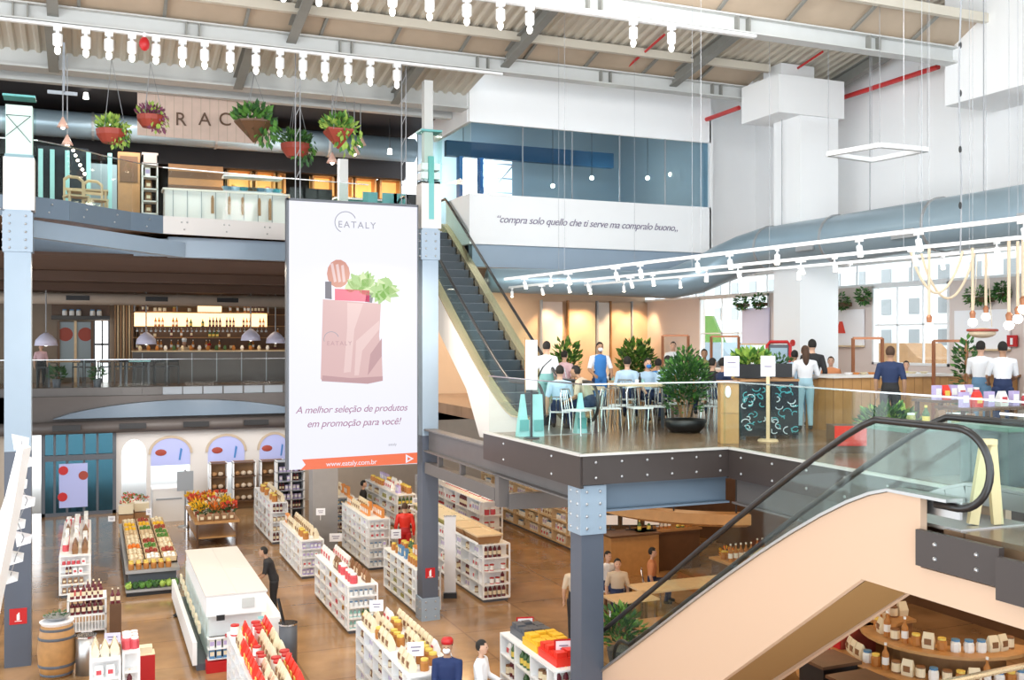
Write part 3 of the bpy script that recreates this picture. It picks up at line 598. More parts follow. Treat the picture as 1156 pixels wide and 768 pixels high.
def arc(cx, cy, r, a0, a1, w_, m):
    o_ = [(cx + (r + w_) * math.cos(a0 + (a1 - a0) * k / 20), cy - (r + w_) * math.sin(a0 + (a1 - a0) * k / 20)) for k in range(21)]
    i_ = [(cx + r * math.cos(a0 + (a1 - a0) * k / 20), cy - r * math.sin(a0 + (a1 - a0) * k / 20)) for k in range(20, -1, -1)]
    b = MB()
    for k in range(20): b.prismy([U(*o_[k]), U(*o_[k + 1]), U(*i_[19 - k]), U(*i_[20 - k])], YS - .004, YS - .002)
    b.build('logo_ring', m, sc)
arc(390, 251, 11.5, PI * .12, PI * 1.35, .9, 'scr_grey'); arc(374, 383, 8, PI * .1, PI * 1.1, .7, 'scr_grey')
def stext(s_, size, m, px, py, shear=0, sp=1.0, al='CENTER', rz=0):
    x, z = U(px, py); o = text(s_, 'lettering', size, m, sc, (x, YS - .006, z), (PI / 2, rz, 0), shear, al, .0008, sp); return o
stext('EATALY', .2, 'scr_grey', 403, 254.5, 0, 1.25); stext('EATALY', .13, 'scr_bagdark', 383, 388, 0, 1.25)
stext('A melhor seleção de produtos', .208, 'scr_text', 398, 462, .3, .95); stext('em promoção para você!', .212, 'scr_text', 400, 477.5, .3, .95)
stext('eataly', .08, 'scr_grey', 443, 502); o = stext('www.eataly.com.br', .15, 'scr_white', 397, 523, 0, .95)
for px, zt in ((337, 14), (457, 14)):
    x = aty(px, YS); b = MB(); zt = 13.0
    for dx in (-.05, .05): b.tube((x + dx, YS + .08, Z1), (x + dx, YS + .08, zt - .3), .011, seg=5)
    for k in range(8): b.bar((x - .05, YS + .08, Z1 + .4 + k * .45), (x + .05, YS + .08, Z1 + .62 + k * .45), .012, .012)
    b.build('hanging_cable', 'cable_grey', sc)
# ================= DUCTS
du = MB().path([(15.5, 6, 8.5), (15.5, 13, 8.5), (15.5, 20.6, 8.5), (15.45, 21.5, 8.4), (15.2, 22.1, 8.2), (14.7, 22.5, 7.9), (14.0, 22.7, 7.7), (12.8, 22.75, 7.68), (8.9, 22.75, 7.68)], [.53, .53, .53, .52, .5, .47, .4, .34, .3], 20)
dt = thing('air_duct', 'large blue-grey round air duct bending under the white box', 'duct', (15.5, 13, 8))
du.build('tube', 'duct_blue', dt, smooth=True)
for y in (9, 12, 15, 18, 20.4): MB().path([(15.5, y - .03, 8.5), (15.5, y + .03, 8.5)], .56, 20).build('joint_ring', 'duct_grey', dt)
for y in (8, 11, 14, 17, 20): MB().tube((15.5, y, 9.0), (15.5, y, 13.1), .012, seg=5).build('hanger', 'cable_grey', dt)
for k in range(3): MB().obox((14.97, 12.5 + k * 3, 8.35), (.04, .6, .18), 0).build('vent', 'duct_grey', dt)
dt = thing('air_duct', 'blue-grey air duct running across the top level behind the plants', 'duct', (0, 27.5, 11.3))
MB().path([(-12, 27.6, 11.65), (8.5, 27.6, 11.65)], .34, 18).build('tube', 'duct_blue', dt, smooth=True)
for x in (-6, -3, 0, 3, 6): MB().path([(x - .03, 27.6, 11.65), (x + .03, 27.6, 11.65)], .36, 18).build('joint_ring', 'duct_grey', dt)
dt = thing('air_duct', 'brown ceiling duct with slot vents above the far bar', 'duct', (0, 40.5, 7.5))
MB().path([(-12, 40.3, 7.75), (8.5, 40.3, 7.75)], .22, 14).build('tube', 'wall_beige', dt, smooth=True)
for px in (88, 177, 257): x = aty(px, 40.1); MB().box(x - .4, x + .4, 40.06, 40.1, 7.68, 7.85).build('vent', 'black', dt)
# ================= SPOTLIGHTS under the roof girders
def spot_proto():
    t = thing('spotlight', 'white track spotlight with glowing bulb hanging under a roof girder', 'lamp', (0, 0, 0))
    MB().box(-.07, .07, -.05, .05, -.1, 0).tube((0, 0, -.1), (0, 0, -.16), .03).build('bracket', 'white_paint', t, local=True)
    MB().lathe([(.075, -.36), (.085, -.34), (.085, -.16), (.05, -.14)], seg=12).build('can', 'white_paint', t, local=True)
    MB().ball((0, 0, -.45), (.055, .055, .08)).build('bulb', 'lamp_white', t, local=True, smooth=True)
    return t
sp = Proto(spot_proto())
for px in (65, 97, 123, 149, 176, 206, 231, 260, 289, 316, 342, 367, 393, 418, 448): sp.put((aty(px, 20.9), 20.9, 12.2), label='white spotlight with glowing bulb in the row under the second roof girder', group='spotlights under the second roof girder', scale=1.05)
for px in (240, 280, 320, 360, 400, 443, 485, 527, 565, 598, 715, 758): sp.put((aty(px, 15.5), 15.5, 11.88), label='white spotlight with glowing bulb in the row under the nearest roof girder', group='spotlights under the nearest roof girder', scale=.92)
S('light_track', 'white_paint', MB().box(-15, 8.5, 20.85, 20.95, 12.18, 12.23)); S('light_track', 'white_paint', MB().box(-15, 11.4, 15.45, 15.55, 11.86, 11.91))
x = aty(163, 20.8); t = thing('fire_bell', 'round red fire bell among the white roof spotlights', 'bell', (x, 20.8, 12.0)); MB().ball((x, 20.8, 12.0), (.1, .1, .14)).build('dome', 'red', t, smooth=True); MB().tube((x, 20.8, 12.1), (x, 20.8, 12.22), .03).build('bracket', 'white_paint', t)
# mezzanine tracks
def small_spot():
    t = thing('track_spotlight', 'small white track spotlight over the mezzanine restaurant', 'lamp', (0, 0, 0))
    MB().box(-.02, .02, -.08, .08, -.03, 0).tube((0, 0, -.03), (0, 0, -.08), .012).build('adapter', 'white_paint', t, local=True)
    MB().path([(0, .0, -.08), (0, -.04, -.21)], [.036, .04], 10).build('can', 'white_paint', t, local=True)
    MB().path([(0, -.041, -.212), (0, -.042, -.216)], .03, 10).build('lens', 'lamp_glow', t, local=True)
    return t
ss = Proto(small_spot())
tr1 = thing('lighting_track', 'long white lighting track nearest over the mezzanine, hung on cables', 'lighting track', (8.85, 13, 7.5)); MB().bar((9.05, 7.3, 7.5), (8.0, 19.5, 7.5), .05, .05).build('rail', 'white_paint', tr1)
tr2 = thing('lighting_track', 'second white lighting track, beyond the nearest one, over the mezzanine', 'lighting track', (10.3, 14, 7.5)); MB().bar((10.7, 9, 7.5), (9.3, 23, 7.5), .05, .05).build('rail', 'white_paint', tr2)
tr3 = thing('lighting_track', 'third white lighting track, farthest from the balustrade', 'lighting track', (12.3, 14, 7.5)); MB().bar((12.9, 10, 7.6), (11.3, 23, 7.6), .05, .05).build('rail', 'white_paint', tr3)
def lerp(a, b, t): return a + (b - a) * t
for (tr, xa_, ya_, xb_, yb_, z_, n_) in ((tr1, 9.05, 7.3, 8.0, 19.5, 7.475, 11), (tr2, 10.7, 9, 9.3, 23, 7.475, 12), (tr3, 12.9, 10, 11.3, 23, 7.575, 8)):
    for k in range(3): t_ = (k + .4) / 3; x, y = lerp(xa_, xb_, t_), lerp(ya_, yb_, t_); MB().tube((x, y, z_ + .04), (x, y, 13.4 if y < 21 else 8.1), .004, seg=4).build('cable', 'cable_grey', tr)
    for k in range(n_): t_ = (k + .5 + R.uniform(-.3, .3)) / n_; ss.put((lerp(xa_, xb_, t_), lerp(ya_, yb_, t_), z_), R.uniform(-.8, .8), group='small spotlights over the mezzanine')
# suspended light frame and the long cable with plugs
t = thing('light_frame', 'rectangular white light frame hung on thin cables before the right wall', 'lamp', (13.3, 15.5, 10))
C4 = []
for px, py, ff in ((935, 174, 19), (993, 164, 20.6), (1047, 169, 18.6), (984, 181, 17.2)):
    x, y = atz(px, py, 9.95); C4.append((x, y, 9.95))
for a, b in zip(C4, C4[1:] + C4[:1]): MB().bar(a, b, .1, .09).build('bar', 'white_paint', t)
for c in C4: MB().tube(c, (c[0], c[1], 13.3), .006, seg=5).build('cable', 'cable_grey', t)
x, y = atf(1084, 12.5); t = thing('hanging_cable', 'grey cable with clips hanging from the roof over the mezzanine', 'cable', (x, y, 7))
MB().path([(x + .02 * math.sin(k), y, 7.3 + k * .45) for k in range(13)], .01, 6).build('cord', 'cable_grey', t)
for z in (7.9, 8.6, 9.3, 9.9): MB().ball((x, y, z), (.02, .02, .045)).build('clip', 'black', t)
# ================= HANGING POTS at the top level
def hanging_pot(px, py, wpx, kind, potm, mis, label, Y=23.0):
    x = aty(px, Y); f = x * SN + Y * CS; z = zat(py, x, Y); w_ = wpx * f / FPX / 2
    t = thing('hanging_planter', label, 'planter', (x, Y, z - w_ * .9))
    if kind == 'cone': MB().lathe([(.03, -w_ * .95), (w_, 0), (w_ * 1.02, .04)], (x, Y, z), 4 if potm == 'terracotta' else 9).build('pot', potm, t)
    else: MB().lathe([(w_ * .6, -w_ * .8), (w_ * .95, -w_ * .3), (w_, .02)], (x, Y, z), 14).build('pot', potm, t)
    MB().leaves((x, Y, z + w_ * .35), (w_ * .85, w_ * .8, w_ * .5), 170, w_ * .42, 0, 0, .5, list(range(len(mis)))).leaves((x + w_ * .5, Y - .1, z - w_ * .2), (w_ * .75, w_ * .6, w_ * 1.0), 90, w_ * .4, 1.6, 0, -.6, list(range(len(mis)))).build('foliage', mis, t)
    for k in range(3): a = 2 * PI * k / 3; MB().tube((x + w_ * .9 * math.cos(a), Y + w_ * .9 * math.sin(a), z), (x, Y, 12.2), .006, seg=4).build('cord', 'cable_grey', t)
hanging_pot(126, 148, 34, 'bowl', 'terracotta', ['leaf', 'leaf_lime', 'leaf_lime'], 'leftmost hanging bowl planter with lime green leaves')
hanging_pot(170, 132, 30, 'bowl', 'terracotta', ['leaf_purple', 'leaf_purple', 'leaf_lime'], 'hanging red planter with purple leaves beside the wooden sign')
hanging_pot(287, 140, 44, 'cone', 'wood_dark', ['leaf_dark', 'leaf'], 'wide dark cone planter hanging before the right end of the sign')
hanging_pot(334, 164, 34, 'bowl', 'terracotta', ['leaf_dark', 'leaf'], 'dark red hanging planter half hidden by the screen cable', 24.0)
hanging_pot(382, 149, 40, 'cone', 'terracotta', ['leaf', 'leaf_lime'], 'square orange-red cone planter hanging right of the screen cable', 22.6)
def bell_lamp(px, py, Y, wpx, label, top):
    x = aty(px, Y); f = x * SN + Y * CS; z = zat(py, x, Y); w_ = wpx * f / FPX / 2
    t = thing('bell_lamp', label, 'lamp', (x, Y, z - w_)); MB().lathe([(w_, -w_ * .9), (w_ * .7, -w_ * .3), (w_ * .35, w_ * .4), (w_ * .15, w_ * .9)], (x, Y, z), 12).build('shade', 'bell_pink', t, smooth=True)
    MB().tube((x, Y, z + w_ * .9), (x, Y, top), .012, seg=5).build('cord', 'cable_grey', t); MB().ball((x, Y, z - w_ * .9), w_ * .35).build('bulb', 'lamp_glow', t)
bell_lamp(71, 138, 22.0, 13, 'upper pink bell lamp hanging on the left', 12.0); bell_lamp(76, 158, 22.3, 13, 'lower pink bell lamp hanging on the left', 12.0)
bell_lamp(375, 178, 23.4, 13, 'pink bell lamp just under the square orange-red planter', 12.0); bell_lamp(400, 168, 23.8, 13, 'pink bell lamp right of the square orange-red planter', 12.0); bell_lamp(407, 158, 24.1, 13, 'rearmost small pink bell lamp near the square planter', 12.0)
x = aty(78, 22.1); t = thing('string_lights', 'short string of tiny lights trailing down beside the bell lamps', 'lights', (x, 22.1, 10))
pts = [(aty(80 + k * 2.6, 22.1), 22.1, zat(164 + k * 6 - k * k * .1, aty(80 + k * 2.6, 22.1), 22.1)) for k in range(7)]
MB().path(pts, .008, 4).build('wire', 'black', t)
for p in pts[1:]: MB().ball(p, .03).build('bulb', 'lamp_glow', t)
t = thing('pendant_rail', 'thin blue-grey drop rail carrying the bell lamps on the left', 'rail', (aty(72, 22), 22.05, 11.2)); xr = aty(72, 22); MB().box(xr - .02, xr + .02, 22.03, 22.07, 11.2, 12.2).box(xr - .3, xr + .25, 22.03, 22.07, 11.15, 11.22).build('bracket', 'ledge', t)
# ================= GOODS: one prototype of each kind and colour, copied
def good(kind, col, m1, m2, nm, cat):
    b = MB()
    if kind == 'b': b.lathe([(.042, 0), (.042, .19), (.016, .24), (.014, .31)], seg=8).lathe([(.017, .29), (.017, .32)], seg=8, mi=1).lathe([(.043, .06), (.043, .15)], seg=8, mi=1)
    elif kind == 'o': b.lathe([(.05, 0), (.05, .14), (.02, .19), (.018, .23)], seg=8).lathe([(.021, .22), (.021, .25)], seg=8, mi=1).lathe([(.051, .03), (.051, .11)], seg=8, mi=1)
    elif kind == 'j': b.lathe([(.055, 0), (.06, .02), (.06, .1), (.045, .125)], seg=8).lathe([(.05, .125), (.05, .15)], seg=8, mi=1)
    elif kind == 't': b.lathe([(.055, 0), (.055, .14)], seg=10).lathe([(.056, .02), (.056, .12)], seg=10, mi=1)
    elif kind == 'c': b.box(-.055, .055, -.035, .035, 0, .19).box(-.045, .045, -.037, -.035, .06, .15, mi=1)
    elif kind == 'p': b.add([(-.065, -.04, 0), (.065, -.04, 0), (.065, .04, 0), (-.065, .04, 0), (-.07, -.05, .08), (.07, -.05, .08), (.07, .05, .08), (-.07, .05, .08), (-.06, -.006, .19), (.06, -.006, .19), (.06, .006, .19), (-.06, .006, .19)],
        [(0, 3, 2, 1), (0, 1, 5, 4), (1, 2, 6, 5), (2, 3, 7, 6), (3, 0, 4, 7), (4, 5, 9, 8), (5, 6, 10, 9), (6, 7, 11, 10), (7, 4, 8, 11), (8, 9, 10, 11)]).box(-.04, .04, -.053, -.045, .05, .12, mi=1)
    o = b.build(nm, [m1, m2], local=True); tag(o, col + ' ' + nm.replace('_', ' '), cat)
    p = Proto(o); p.col = col; p.nm = nm.replace('_', ' '); p.wd = {'b': .1, 'o': .115, 'j': .135, 't': .125, 'c': .13, 'p': .16}[kind]; p.sz = {'b': 1, 'o': 1, 'j': 1, 't': 1, 'c': 1, 'p': 1}[kind]; return p
for nm, c in (('g_cream', (.8, .7, .5)), ('g_amber', (.45, .18, .04)), ('g_green', (.06, .14, .05)), ('g_wine', (.12, .01, .02)), ('g_lilac', (.5, .42, .7)), ('g_pinkred', (.6, .08, .1)), ('g_blue', (.1, .25, .45)), ('g_mint', (.3, .6, .55)), ('g_orange', (.75, .3, .08)), ('g_olive', (.35, .33, .1)), ('g_brown', (.25, .12, .05)), ('g_white', (.85, .85, .83)), ('g_yellow', (.8, .6, .12))): mat(nm, c, .4)
G = {k: good(*v) for k, v in {
 'wine': ('b', 'dark', 'g_wine', 'g_cream', 'wine_bottle', 'wine bottle'), 'oil': ('o', 'olive green', 'g_green', 'g_yellow', 'oil_bottle', 'oil bottle'), 'water': ('o', 'mint green', 'g_mint', 'g_white', 'small_bottle', 'bottle'), 'vinegar': ('b', 'amber', 'g_amber', 'g_white', 'amber_bottle', 'bottle'),
 'jam': ('j', 'red', 'g_pinkred', 'g_white', 'jar', 'jar'), 'honey': ('j', 'amber', 'g_amber', 'g_yellow', 'honey_jar', 'jar'), 'pickle': ('j', 'olive', 'g_olive', 'g_white', 'jar', 'jar'), 'cream': ('j', 'white', 'g_white', 'g_blue', 'tub', 'tub'),
 'tomato': ('t', 'red', 'red', 'g_white', 'tin_can', 'can'), 'coffee': ('t', 'brown', 'g_brown', 'g_cream', 'tin', 'tin'), 'rice': ('c', 'white', 'g_white', 'g_lilac', 'carton', 'carton'), 'pasta': ('c', 'blue', 'g_blue', 'g_cream', 'box', 'box'), 'biscuit': ('c', 'orange', 'g_orange', 'g_white', 'box', 'box'), 'tea': ('c', 'lilac', 'g_lilac', 'g_white', 'box', 'box'),
 'bagpasta': ('p', 'cream', 'g_cream', 'g_brown', 'pasta_bag', 'pasta bag'), 'bagred': ('p', 'red', 'red_bright', 'g_yellow', 'snack_bag', 'snack bag'), 'bagwhite': ('p', 'white', 'g_white', 'g_pinkred', 'packet', 'packet'), 'bagbrown': ('p', 'brown', 'g_brown', 'g_cream', 'paper_bag', 'paper bag')}.items()}
def row(keys, p0, p1, z, where, fill=1.0, sc=1.0, rz=0, gap=1.12):
    """goods standing side by side from p0 to p1 at height z; one or two kinds a row"""
    L = math.dist(p0, p1); s_ = 0; k = R.choice(keys); run = R.randint(2, 5)
    while True:
        g = G[k]; wdt = g.wd * sc * gap
        if s_ + wdt > L: break
        if R.random() < fill:
            t = (s_ + wdt / 2) / L; x = p0[0] + (p1[0] - p0[0]) * t; y = p0[1] + (p1[1] - p0[1]) * t
            lab = '%s %s on %s' % (g.col, g.nm, where); g.put((x, y, z), rz, lab, lab + ', look-alikes', sc)
        s_ += wdt; run -= 1
        if run == 0: k = R.choice(keys); run = R.randint(2, 5)
FRONT, LEFT, RIGHT = 0, -PI / 2, PI / 2
def gondola(label, where, X0, X1, Y0, Y1, h, rows, keys, keys_end, keys_top, frame='white_paint', cell=.6, base='deep_slate', side='L', sc=1.25, topn=2, plinth=.08):
    t = thing('shelving_unit', label, 'shelf', ((X0 + X1) / 2, (Y0 + Y1) / 2, 0))
    MB().box(X0 + .04, X1 - .04, Y0 + .04, Y1 - .04, 0, plinth).build('plinth', base, t)
    sp = MB().box((X0 + X1) / 2 - .015, (X0 + X1) / 2 + .015, Y0 + .3, Y1, plinth, h).box(X0, X1, Y0 + .26, Y0 + .29, plinth, h); sp.build('back_panel', frame, t)
    dz = (h - plinth) / rows
    for k in range(rows + 1): z = plinth + dz * k; MB().box(X0, X1, Y0, Y1, z - .012, z + .018).build('shelf', frame, t)
    n = max(1, round((Y1 - Y0 - .28) / cell)); dy = (Y1 - Y0 - .28) / n
    for k in range(n + 1): y = Y0 + .28 + dy * k; y = min(y, Y1 - .02); MB().box(X0 - .004, X1 + .004, y - .016, y + .016, plinth, h).build('divider', frame, t)
    for x in (X0 + .015, X1 - .015): MB().box(x - .018, x + .018, Y0 - .003, Y0 + .03, plinth, h).build('post', frame, t)
    xs = X0 + .1 if side == 'L' else X1 - .1; rz = LEFT if side == 'L' else RIGHT
    for r_ in range(rows):
        z = plinth + dz * r_ + .018; s2 = min(sc, (dz - .04) / .27)
        for k in range(n):
            y = Y0 + .28 + dy * k; row(keys, (xs, y + .03), (xs, y + dy - .03), z, 'the side shelves of ' + where, .93, s2, rz)
        row(keys_end, (X0 + .05, Y0 + .1), (X1 - .05, Y0 + .1), z, 'the end shelves of ' + where, .95, s2, FRONT)
    zt = h + .018
    for q in range(topn):
        xq = X0 + (X1 - X0) * (q + .6) / (topn + .2); row(keys_top, (xq, Y0 + .1), (xq, Y1 - .1), zt, 'top of ' + where, .8, sc * R.uniform(.95, 1.2), rz)
    return t
gondola('white shelving unit with mint green bottles on its near end', 'the white shelf with mint green end', 4.96, 5.62, 20.85, 24.25, 1.0, 4, ['jam', 'bagwhite', 'honey', 'rice', 'coffee'], ['water', 'oil', 'cream'], ['biscuit', 'bagbrown', 'bagwhite', 'jam'])
gondola('white shelving unit left of the concrete column, lilac packets on its end', 'the white shelf with lilac end', 4.98, 5.58, 26.1, 29.3, .98, 4, ['bagbrown', 'honey', 'coffee', 'bagwhite'], ['tea', 'rice', 'bagwhite'], ['honey', 'oil', 'biscuit', 'bagpasta'])
gondola('farthest white shelving unit of the row before the arches', 'the white shelf before the arches', 5.0, 5.5, 30.9, 34.4, 1.25, 4, ['bagwhite', 'rice', 'bagbrown'], ['wine', 'coffee'], ['bagpasta', 'honey'], cell=.8)
gondola('white shelving unit directly behind the middle steel column', 'the white shelf behind the middle column', 6.72, 7.32, 21.7, 24.4, 1.0, 4, ['coffee', 'bagbrown', 'pickle', 'wine'], ['jam', 'rice'], ['honey', 'biscuit', 'pasta', 'oil'])
gondola('bright white shelving unit with cream packets in mid row', 'the bright white shelf in mid row', 6.85, 7.45, 26.4, 29.5, 1.35, 5, ['bagwhite', 'bagpasta', 'rice', 'cream'], ['rice', 'cream', 'bagwhite'], ['biscuit', 'bagpasta', 'tomato'])
gondola('white shelving unit with dark bottles behind the bright mid-row one', 'the shelf behind the bright one', 6.9, 7.5, 30.6, 34, 1.35, 5, ['wine', 'coffee', 'rice', 'vinegar'], ['wine', 'oil', 'pasta'], ['bagpasta', 'biscuit'], cell=.8)
gondola('tall white shelving unit under the right lower corner of the screen', 'the tall white shelf below the screen', 8.4, 9.0, 29, 32.8, 1.55, 5, ['bagwhite', 'coffee', 'rice', 'pickle'], ['oil', 'wine', 'jam', 'cream'], ['bagwhite', 'honey', 'tea'], cell=.8)
gondola('long shelving unit topped with woven hampers, right of the middle column', 'the hamper-topped shelf', 8.5, 9.2, 22.1, 27.4, 1.35, 4, ['bagwhite', 'wine', 'rice', 'coffee'], ['jam', 'wine', 'tomato'], ['bagpasta'], topn=1)
gondola('white shelving unit at the bottom edge, piled with cream packets', 'the bottom centre shelf', 4.4, 5.25, 14.6, 17.85, 1.1, 4, ['wine', 'coffee', 'bagbrown', 'rice'], ['bagbrown', 'coffee'], ['bagpasta', 'bagwhite', 'honey', 'bagpasta'], topn=4)
gondola('white shelving unit at the foot of the riveted corner column', 'the shelf at the corner column', 6.55, 7.35, 13.95, 16.2, 1.1, 3, ['wine', 'oil', 'coffee', 'bagwhite'], ['wine'], ['wine'], topn=0, cell=.75)
gondola('low white shelving unit stacked with red packets', 'the red packet shelf', 2.2, 2.95, 14.8, 18.4, 1.0, 4, ['bagred', 'tomato', 'bagwhite'], ['bagred'], ['bagred', 'bagred', 'tomato', 'bagpasta'], topn=4)
gondola('narrow white shelving unit behind the wine rack at the left', 'the narrow left shelf', -.75, -.05, 26.4, 31.5, 1.0, 4, ['jam', 'wine', 'bagwhite'], ['jam', 'wine', 'bagwhite', 'bagbrown'], ['bagwhite', 'jam', 'bagbrown', 'rice'], side='R', topn=3)
gondola('small white rack of long pasta at the bottom left', 'the pasta rack', -.05, .42, 17.6, 18.5, 1.0, 3, ['bagpasta'], ['bagpasta', 'bagwhite'], ['bagpasta', 'biscuit'], side='R', topn=3, cell=.5)
gondola('small white rack of red wine at the bottom left', 'the red wine rack', .45, .72, 17.7, 18.5, 1.05, 3, ['wine'], ['wine'], ['wine', 'jam'], side='R', topn=2, cell=.5)
gondola('long light-wood wall shelf beneath the mezzanine', 'the light-wood wall shelf', 13.0, 13.5, 25.6, 34, 1.75, 5, ['bagwhite', 'rice', 'cream', 'bagpasta'], ['bagwhite', 'rice'], ['bagwhite'], frame='wood_pale', cell=1.0, topn=1, sc=1.3)
gondola('white shelving unit deep under the mezzanine beside its wooden floor aisle', 'the deep aisle shelf', 10.2, 10.8, 26.5, 33, 1.6, 4, ['bagwhite', 'tomato', 'rice', 'wine'], ['tomato', 'jam'], ['bagwhite', 'tomato'], cell=1.0, topn=1)
# hampers on top of the long unit
for k in range(5):
    y = 22.6 + k * 1.05; hue = 'wood_mid' if k < 2 else 'g_olive'
    t = thing('hamper', ['front brown woven hamper on the long shelf', 'second brown woven hamper on the long shelf', 'olive cloth-covered hamper in the middle of the long shelf', 'fourth hamper, olive, on the long shelf', 'rearmost olive hamper on the long shelf'][k], 'basket', (8.72, y, 1.37), 'hampers on the long shelf')
    MB().add([(8.45, y - .4, 1.37), (8.95, y - .4, 1.37), (8.95, y + .4, 1.37), (8.45, y + .4, 1.37), (8.38, y - .47, 1.56), (9.0, y - .47, 1.56), (9.0, y + .47, 1.56), (8.38, y + .47, 1.56)], [(0, 3, 2, 1), (4, 5, 6, 7), (0, 1, 5, 4), (1, 2, 6, 5), (2, 3, 7, 6), (3, 0, 4, 7)]).build('basket', hue, t)
    MB().box(8.36, 9.02, y - .49, y + .49, 1.56, 1.6).build('rim', 'wood_pale' if k < 2 else 'g_cream', t)
S('trim_40', 'white_paint', MB().bar((8.33, 22.0, 1.43), (8.33, 27.4, 1.43), .03, .05))
# price cards
def card(px, py, f, w_, h_, label, zb=None, m='paper_white', frame=None):
    x, y = atf(px, f); z = EYE - (py - CY) * f / FPX; t = thing('price_card', label, 'sign', (x, y, (zb if zb is not None else z - h_ - .1)))
    MB().obox((x, y, z), (w_, .015, h_), -TH * .6).build('card', m, t)
    MB().obox((x, y - .01, z + .15 * h_), (w_ * .6, .012, h_ * .08), -TH * .6).obox((x, y - .01, z - .1 * h_), (w_ * .45, .012, h_ * .08), -TH * .6).build('print', 'paper_ink', t)
    if frame:
        MB().obox((x, y + .012, z), (w_ + .05, .01, h_ + .05), -TH * .6).build('frame', frame, t)
    z0 = zb if zb is not None else z - h_ / 2 - .3
    if z - h_ / 2 > z0 + .02: MB().tube((x, y + .02, z0), (x, y + .02, z), .01, seg=5).build('stick', 'white_paint', t)
P_ = [(425, 684, 18.0, .24, .2, 'blank white card on a stick above the bottom centre packets', 1.12), (469, 733, 15.6, .26, .22, 'white price card among the cream packets by the dark-blue jacket', 1.12),
 (447, 603, 26, .26, .24, 'white card standing behind the middle column shelf', 1.02), (379, 607, 27.2, .34, .22, 'white card over the lilac packet shelf', 1.0), (362, 578, 29, .26, .2, 'white card in front of the bright mid-row shelf', 1.0),
 (402, 566, 31, .22, .2, 'small white card at the far left of the bottled shelf', 1.37), (470, 566, 29.5, .24, .2, 'small white card next to the middle column, high on the tall shelf', 1.57), (233, 577, 31.5, .2, .24, 'small white card on the flower stand', 1.0),
 (61, 720, 20.1, .2, .17, 'white card on the side of the oak barrel', None), (98, 717, 19.6, .2, .14, 'white card standing in the steel bin', .82), (127, 721, 18.3, .28, .2, 'lilac-white card above the pasta rack', 1.02),
 (310, 753, 16.2, .22, .2, 'white card at the end of the red packet shelf', 1.02), (126, 586, 30, .2, .16, 'white card on the crates of the left stand', .9), (82, 588, 30, .2, .16, 'white card on the narrow left shelf', 1.02),
 (168, 578, 31, .16, .2, 'dark-edged white card on the produce stand', .95)]
for p in P_: card(p[0], p[1], p[2], p[3], p[4], p[5], p[6], 'paper_lilac' if 'lilac-white' in p[5] else 'paper_white')
card(593, 705, 17.6, .26, .2, 'red-framed white card on the shelf at the corner column', 1.1, frame='red'); card(636, 731, 15.9, .24, .2, 'red-framed white card right at the corner column', 1.1, frame='red')
# contents on the corner shelf
def tray(x0, x1, y0, y1, z, h, m, label): 
    t = thing('display_box', label, 'box', ((x0 + x1) / 2, (y0 + y1) / 2, z)); MB().box(x0, x1, y0, y1, z, z + h * .6).build('base', m, t); b = MB()
    for i in range(3):
        for j in range(4): b.box(x0 + .02 + (x1 - x0 - .04) * i / 3, x0 + (x1 - x0 - .04) * (i + 1) / 3, y0 + .02 + (y1 - y0 - .04) * j / 4, y0 + (y1 - y0 - .04) * (j + 1) / 4, z + h * .6, z + h * R.uniform(.8, 1.1))
    b.build('stacked_boxes', m, t)
tray(6.7, 7.25, 15.5, 16.1, 1.12, .2, 'deep_slate', 'dark tray at the far end of the corner column shelf'); tray(6.65, 7.25, 14.85, 15.45, 1.12, .2, 'yellow', 'tray of yellow boxes on the corner column shelf'); tray(6.65, 7.25, 14.1, 14.8, 1.12, .22, 'red_bright', 'tray of red boxes on the corner column shelf')
# oak barrel
bx_, by_ = -.62, 20.43; t = thing('barrel', 'large oak wine barrel at the foot of the left steel column', 'barrel', (bx_, by_, 0))
MB().lathe([(.27, 0), (.31, .2), (.335, .47), (.31, .75), (.27, .95)], (bx_, by_, 0), 24).build('staves', 'barrel_oak', t, smooth=True)
for z, r in ((.06, .285), (.22, .32), (.72, .32), (.88, .288)): MB().lathe([(r, -.025), (r + .004, 0), (r, .025)], (bx_, by_, z), 24).build('hoop', 'deep_slate', t)
MB().lathe([(.26, 0), (.3, .06), (.25, .07)], (bx_, by_, .95), 20).build('rim', 'paper_white', t)
t = thing('bowl', 'grey bowl of greens on top of the oak barrel', 'bowl', (bx_, by_, 1.02)); MB().lathe([(.12, 0), (.24, .08), (.22, .08)], (bx_, by_, 1.02), 18).build('dish', 'duct_grey', t); MB().leaves((bx_, by_, 1.12), (.18, .18, .05), 60, .06, 0, 0).build('greens', 'leaf_dark', t)
t = thing('bottle_rack', 'low white wire rack of dark red bottles by the narrow left shelf', 'rack', (-.1, 23.2, 0))
for x in (-.48, .25): MB().box(x - .02, x + .02, 22.9, 23.6, 0, .75).build('side_frame', 'white_paint', t)
for z in (.1, .42, .75): MB().box(-.5, .27, 22.9, 23.6, z - .015, z + .015).build('shelf', 'white_paint', t)
for k in range(12): x = -.45 + k * .062; MB().box(x - .008, x + .008, 22.87, 22.89, .1, .42).build('slat', 'white_paint', t)
for z in (.435, .765): row(['wine'], (-.46, 23.0), (.25, 23.0), z, 'the low wire rack', 1, 1, 0); row(['wine', 'jam'], (-.46, 23.3), (.25, 23.3), z, 'the low wire rack', 1, 1, 0)
t = thing('bottle_stand', 'short wooden stand with bottles right of the wire rack', 'stand', (.42, 22.6, 0)); MB().box(.32, .55, 22.5, 22.7, 0, .7).build('stand', 'wood_dark', t); row(['wine', 'vinegar'], (.32, 22.6), (.56, 22.6), .7, 'the short wooden stand', 1, 1, 0)
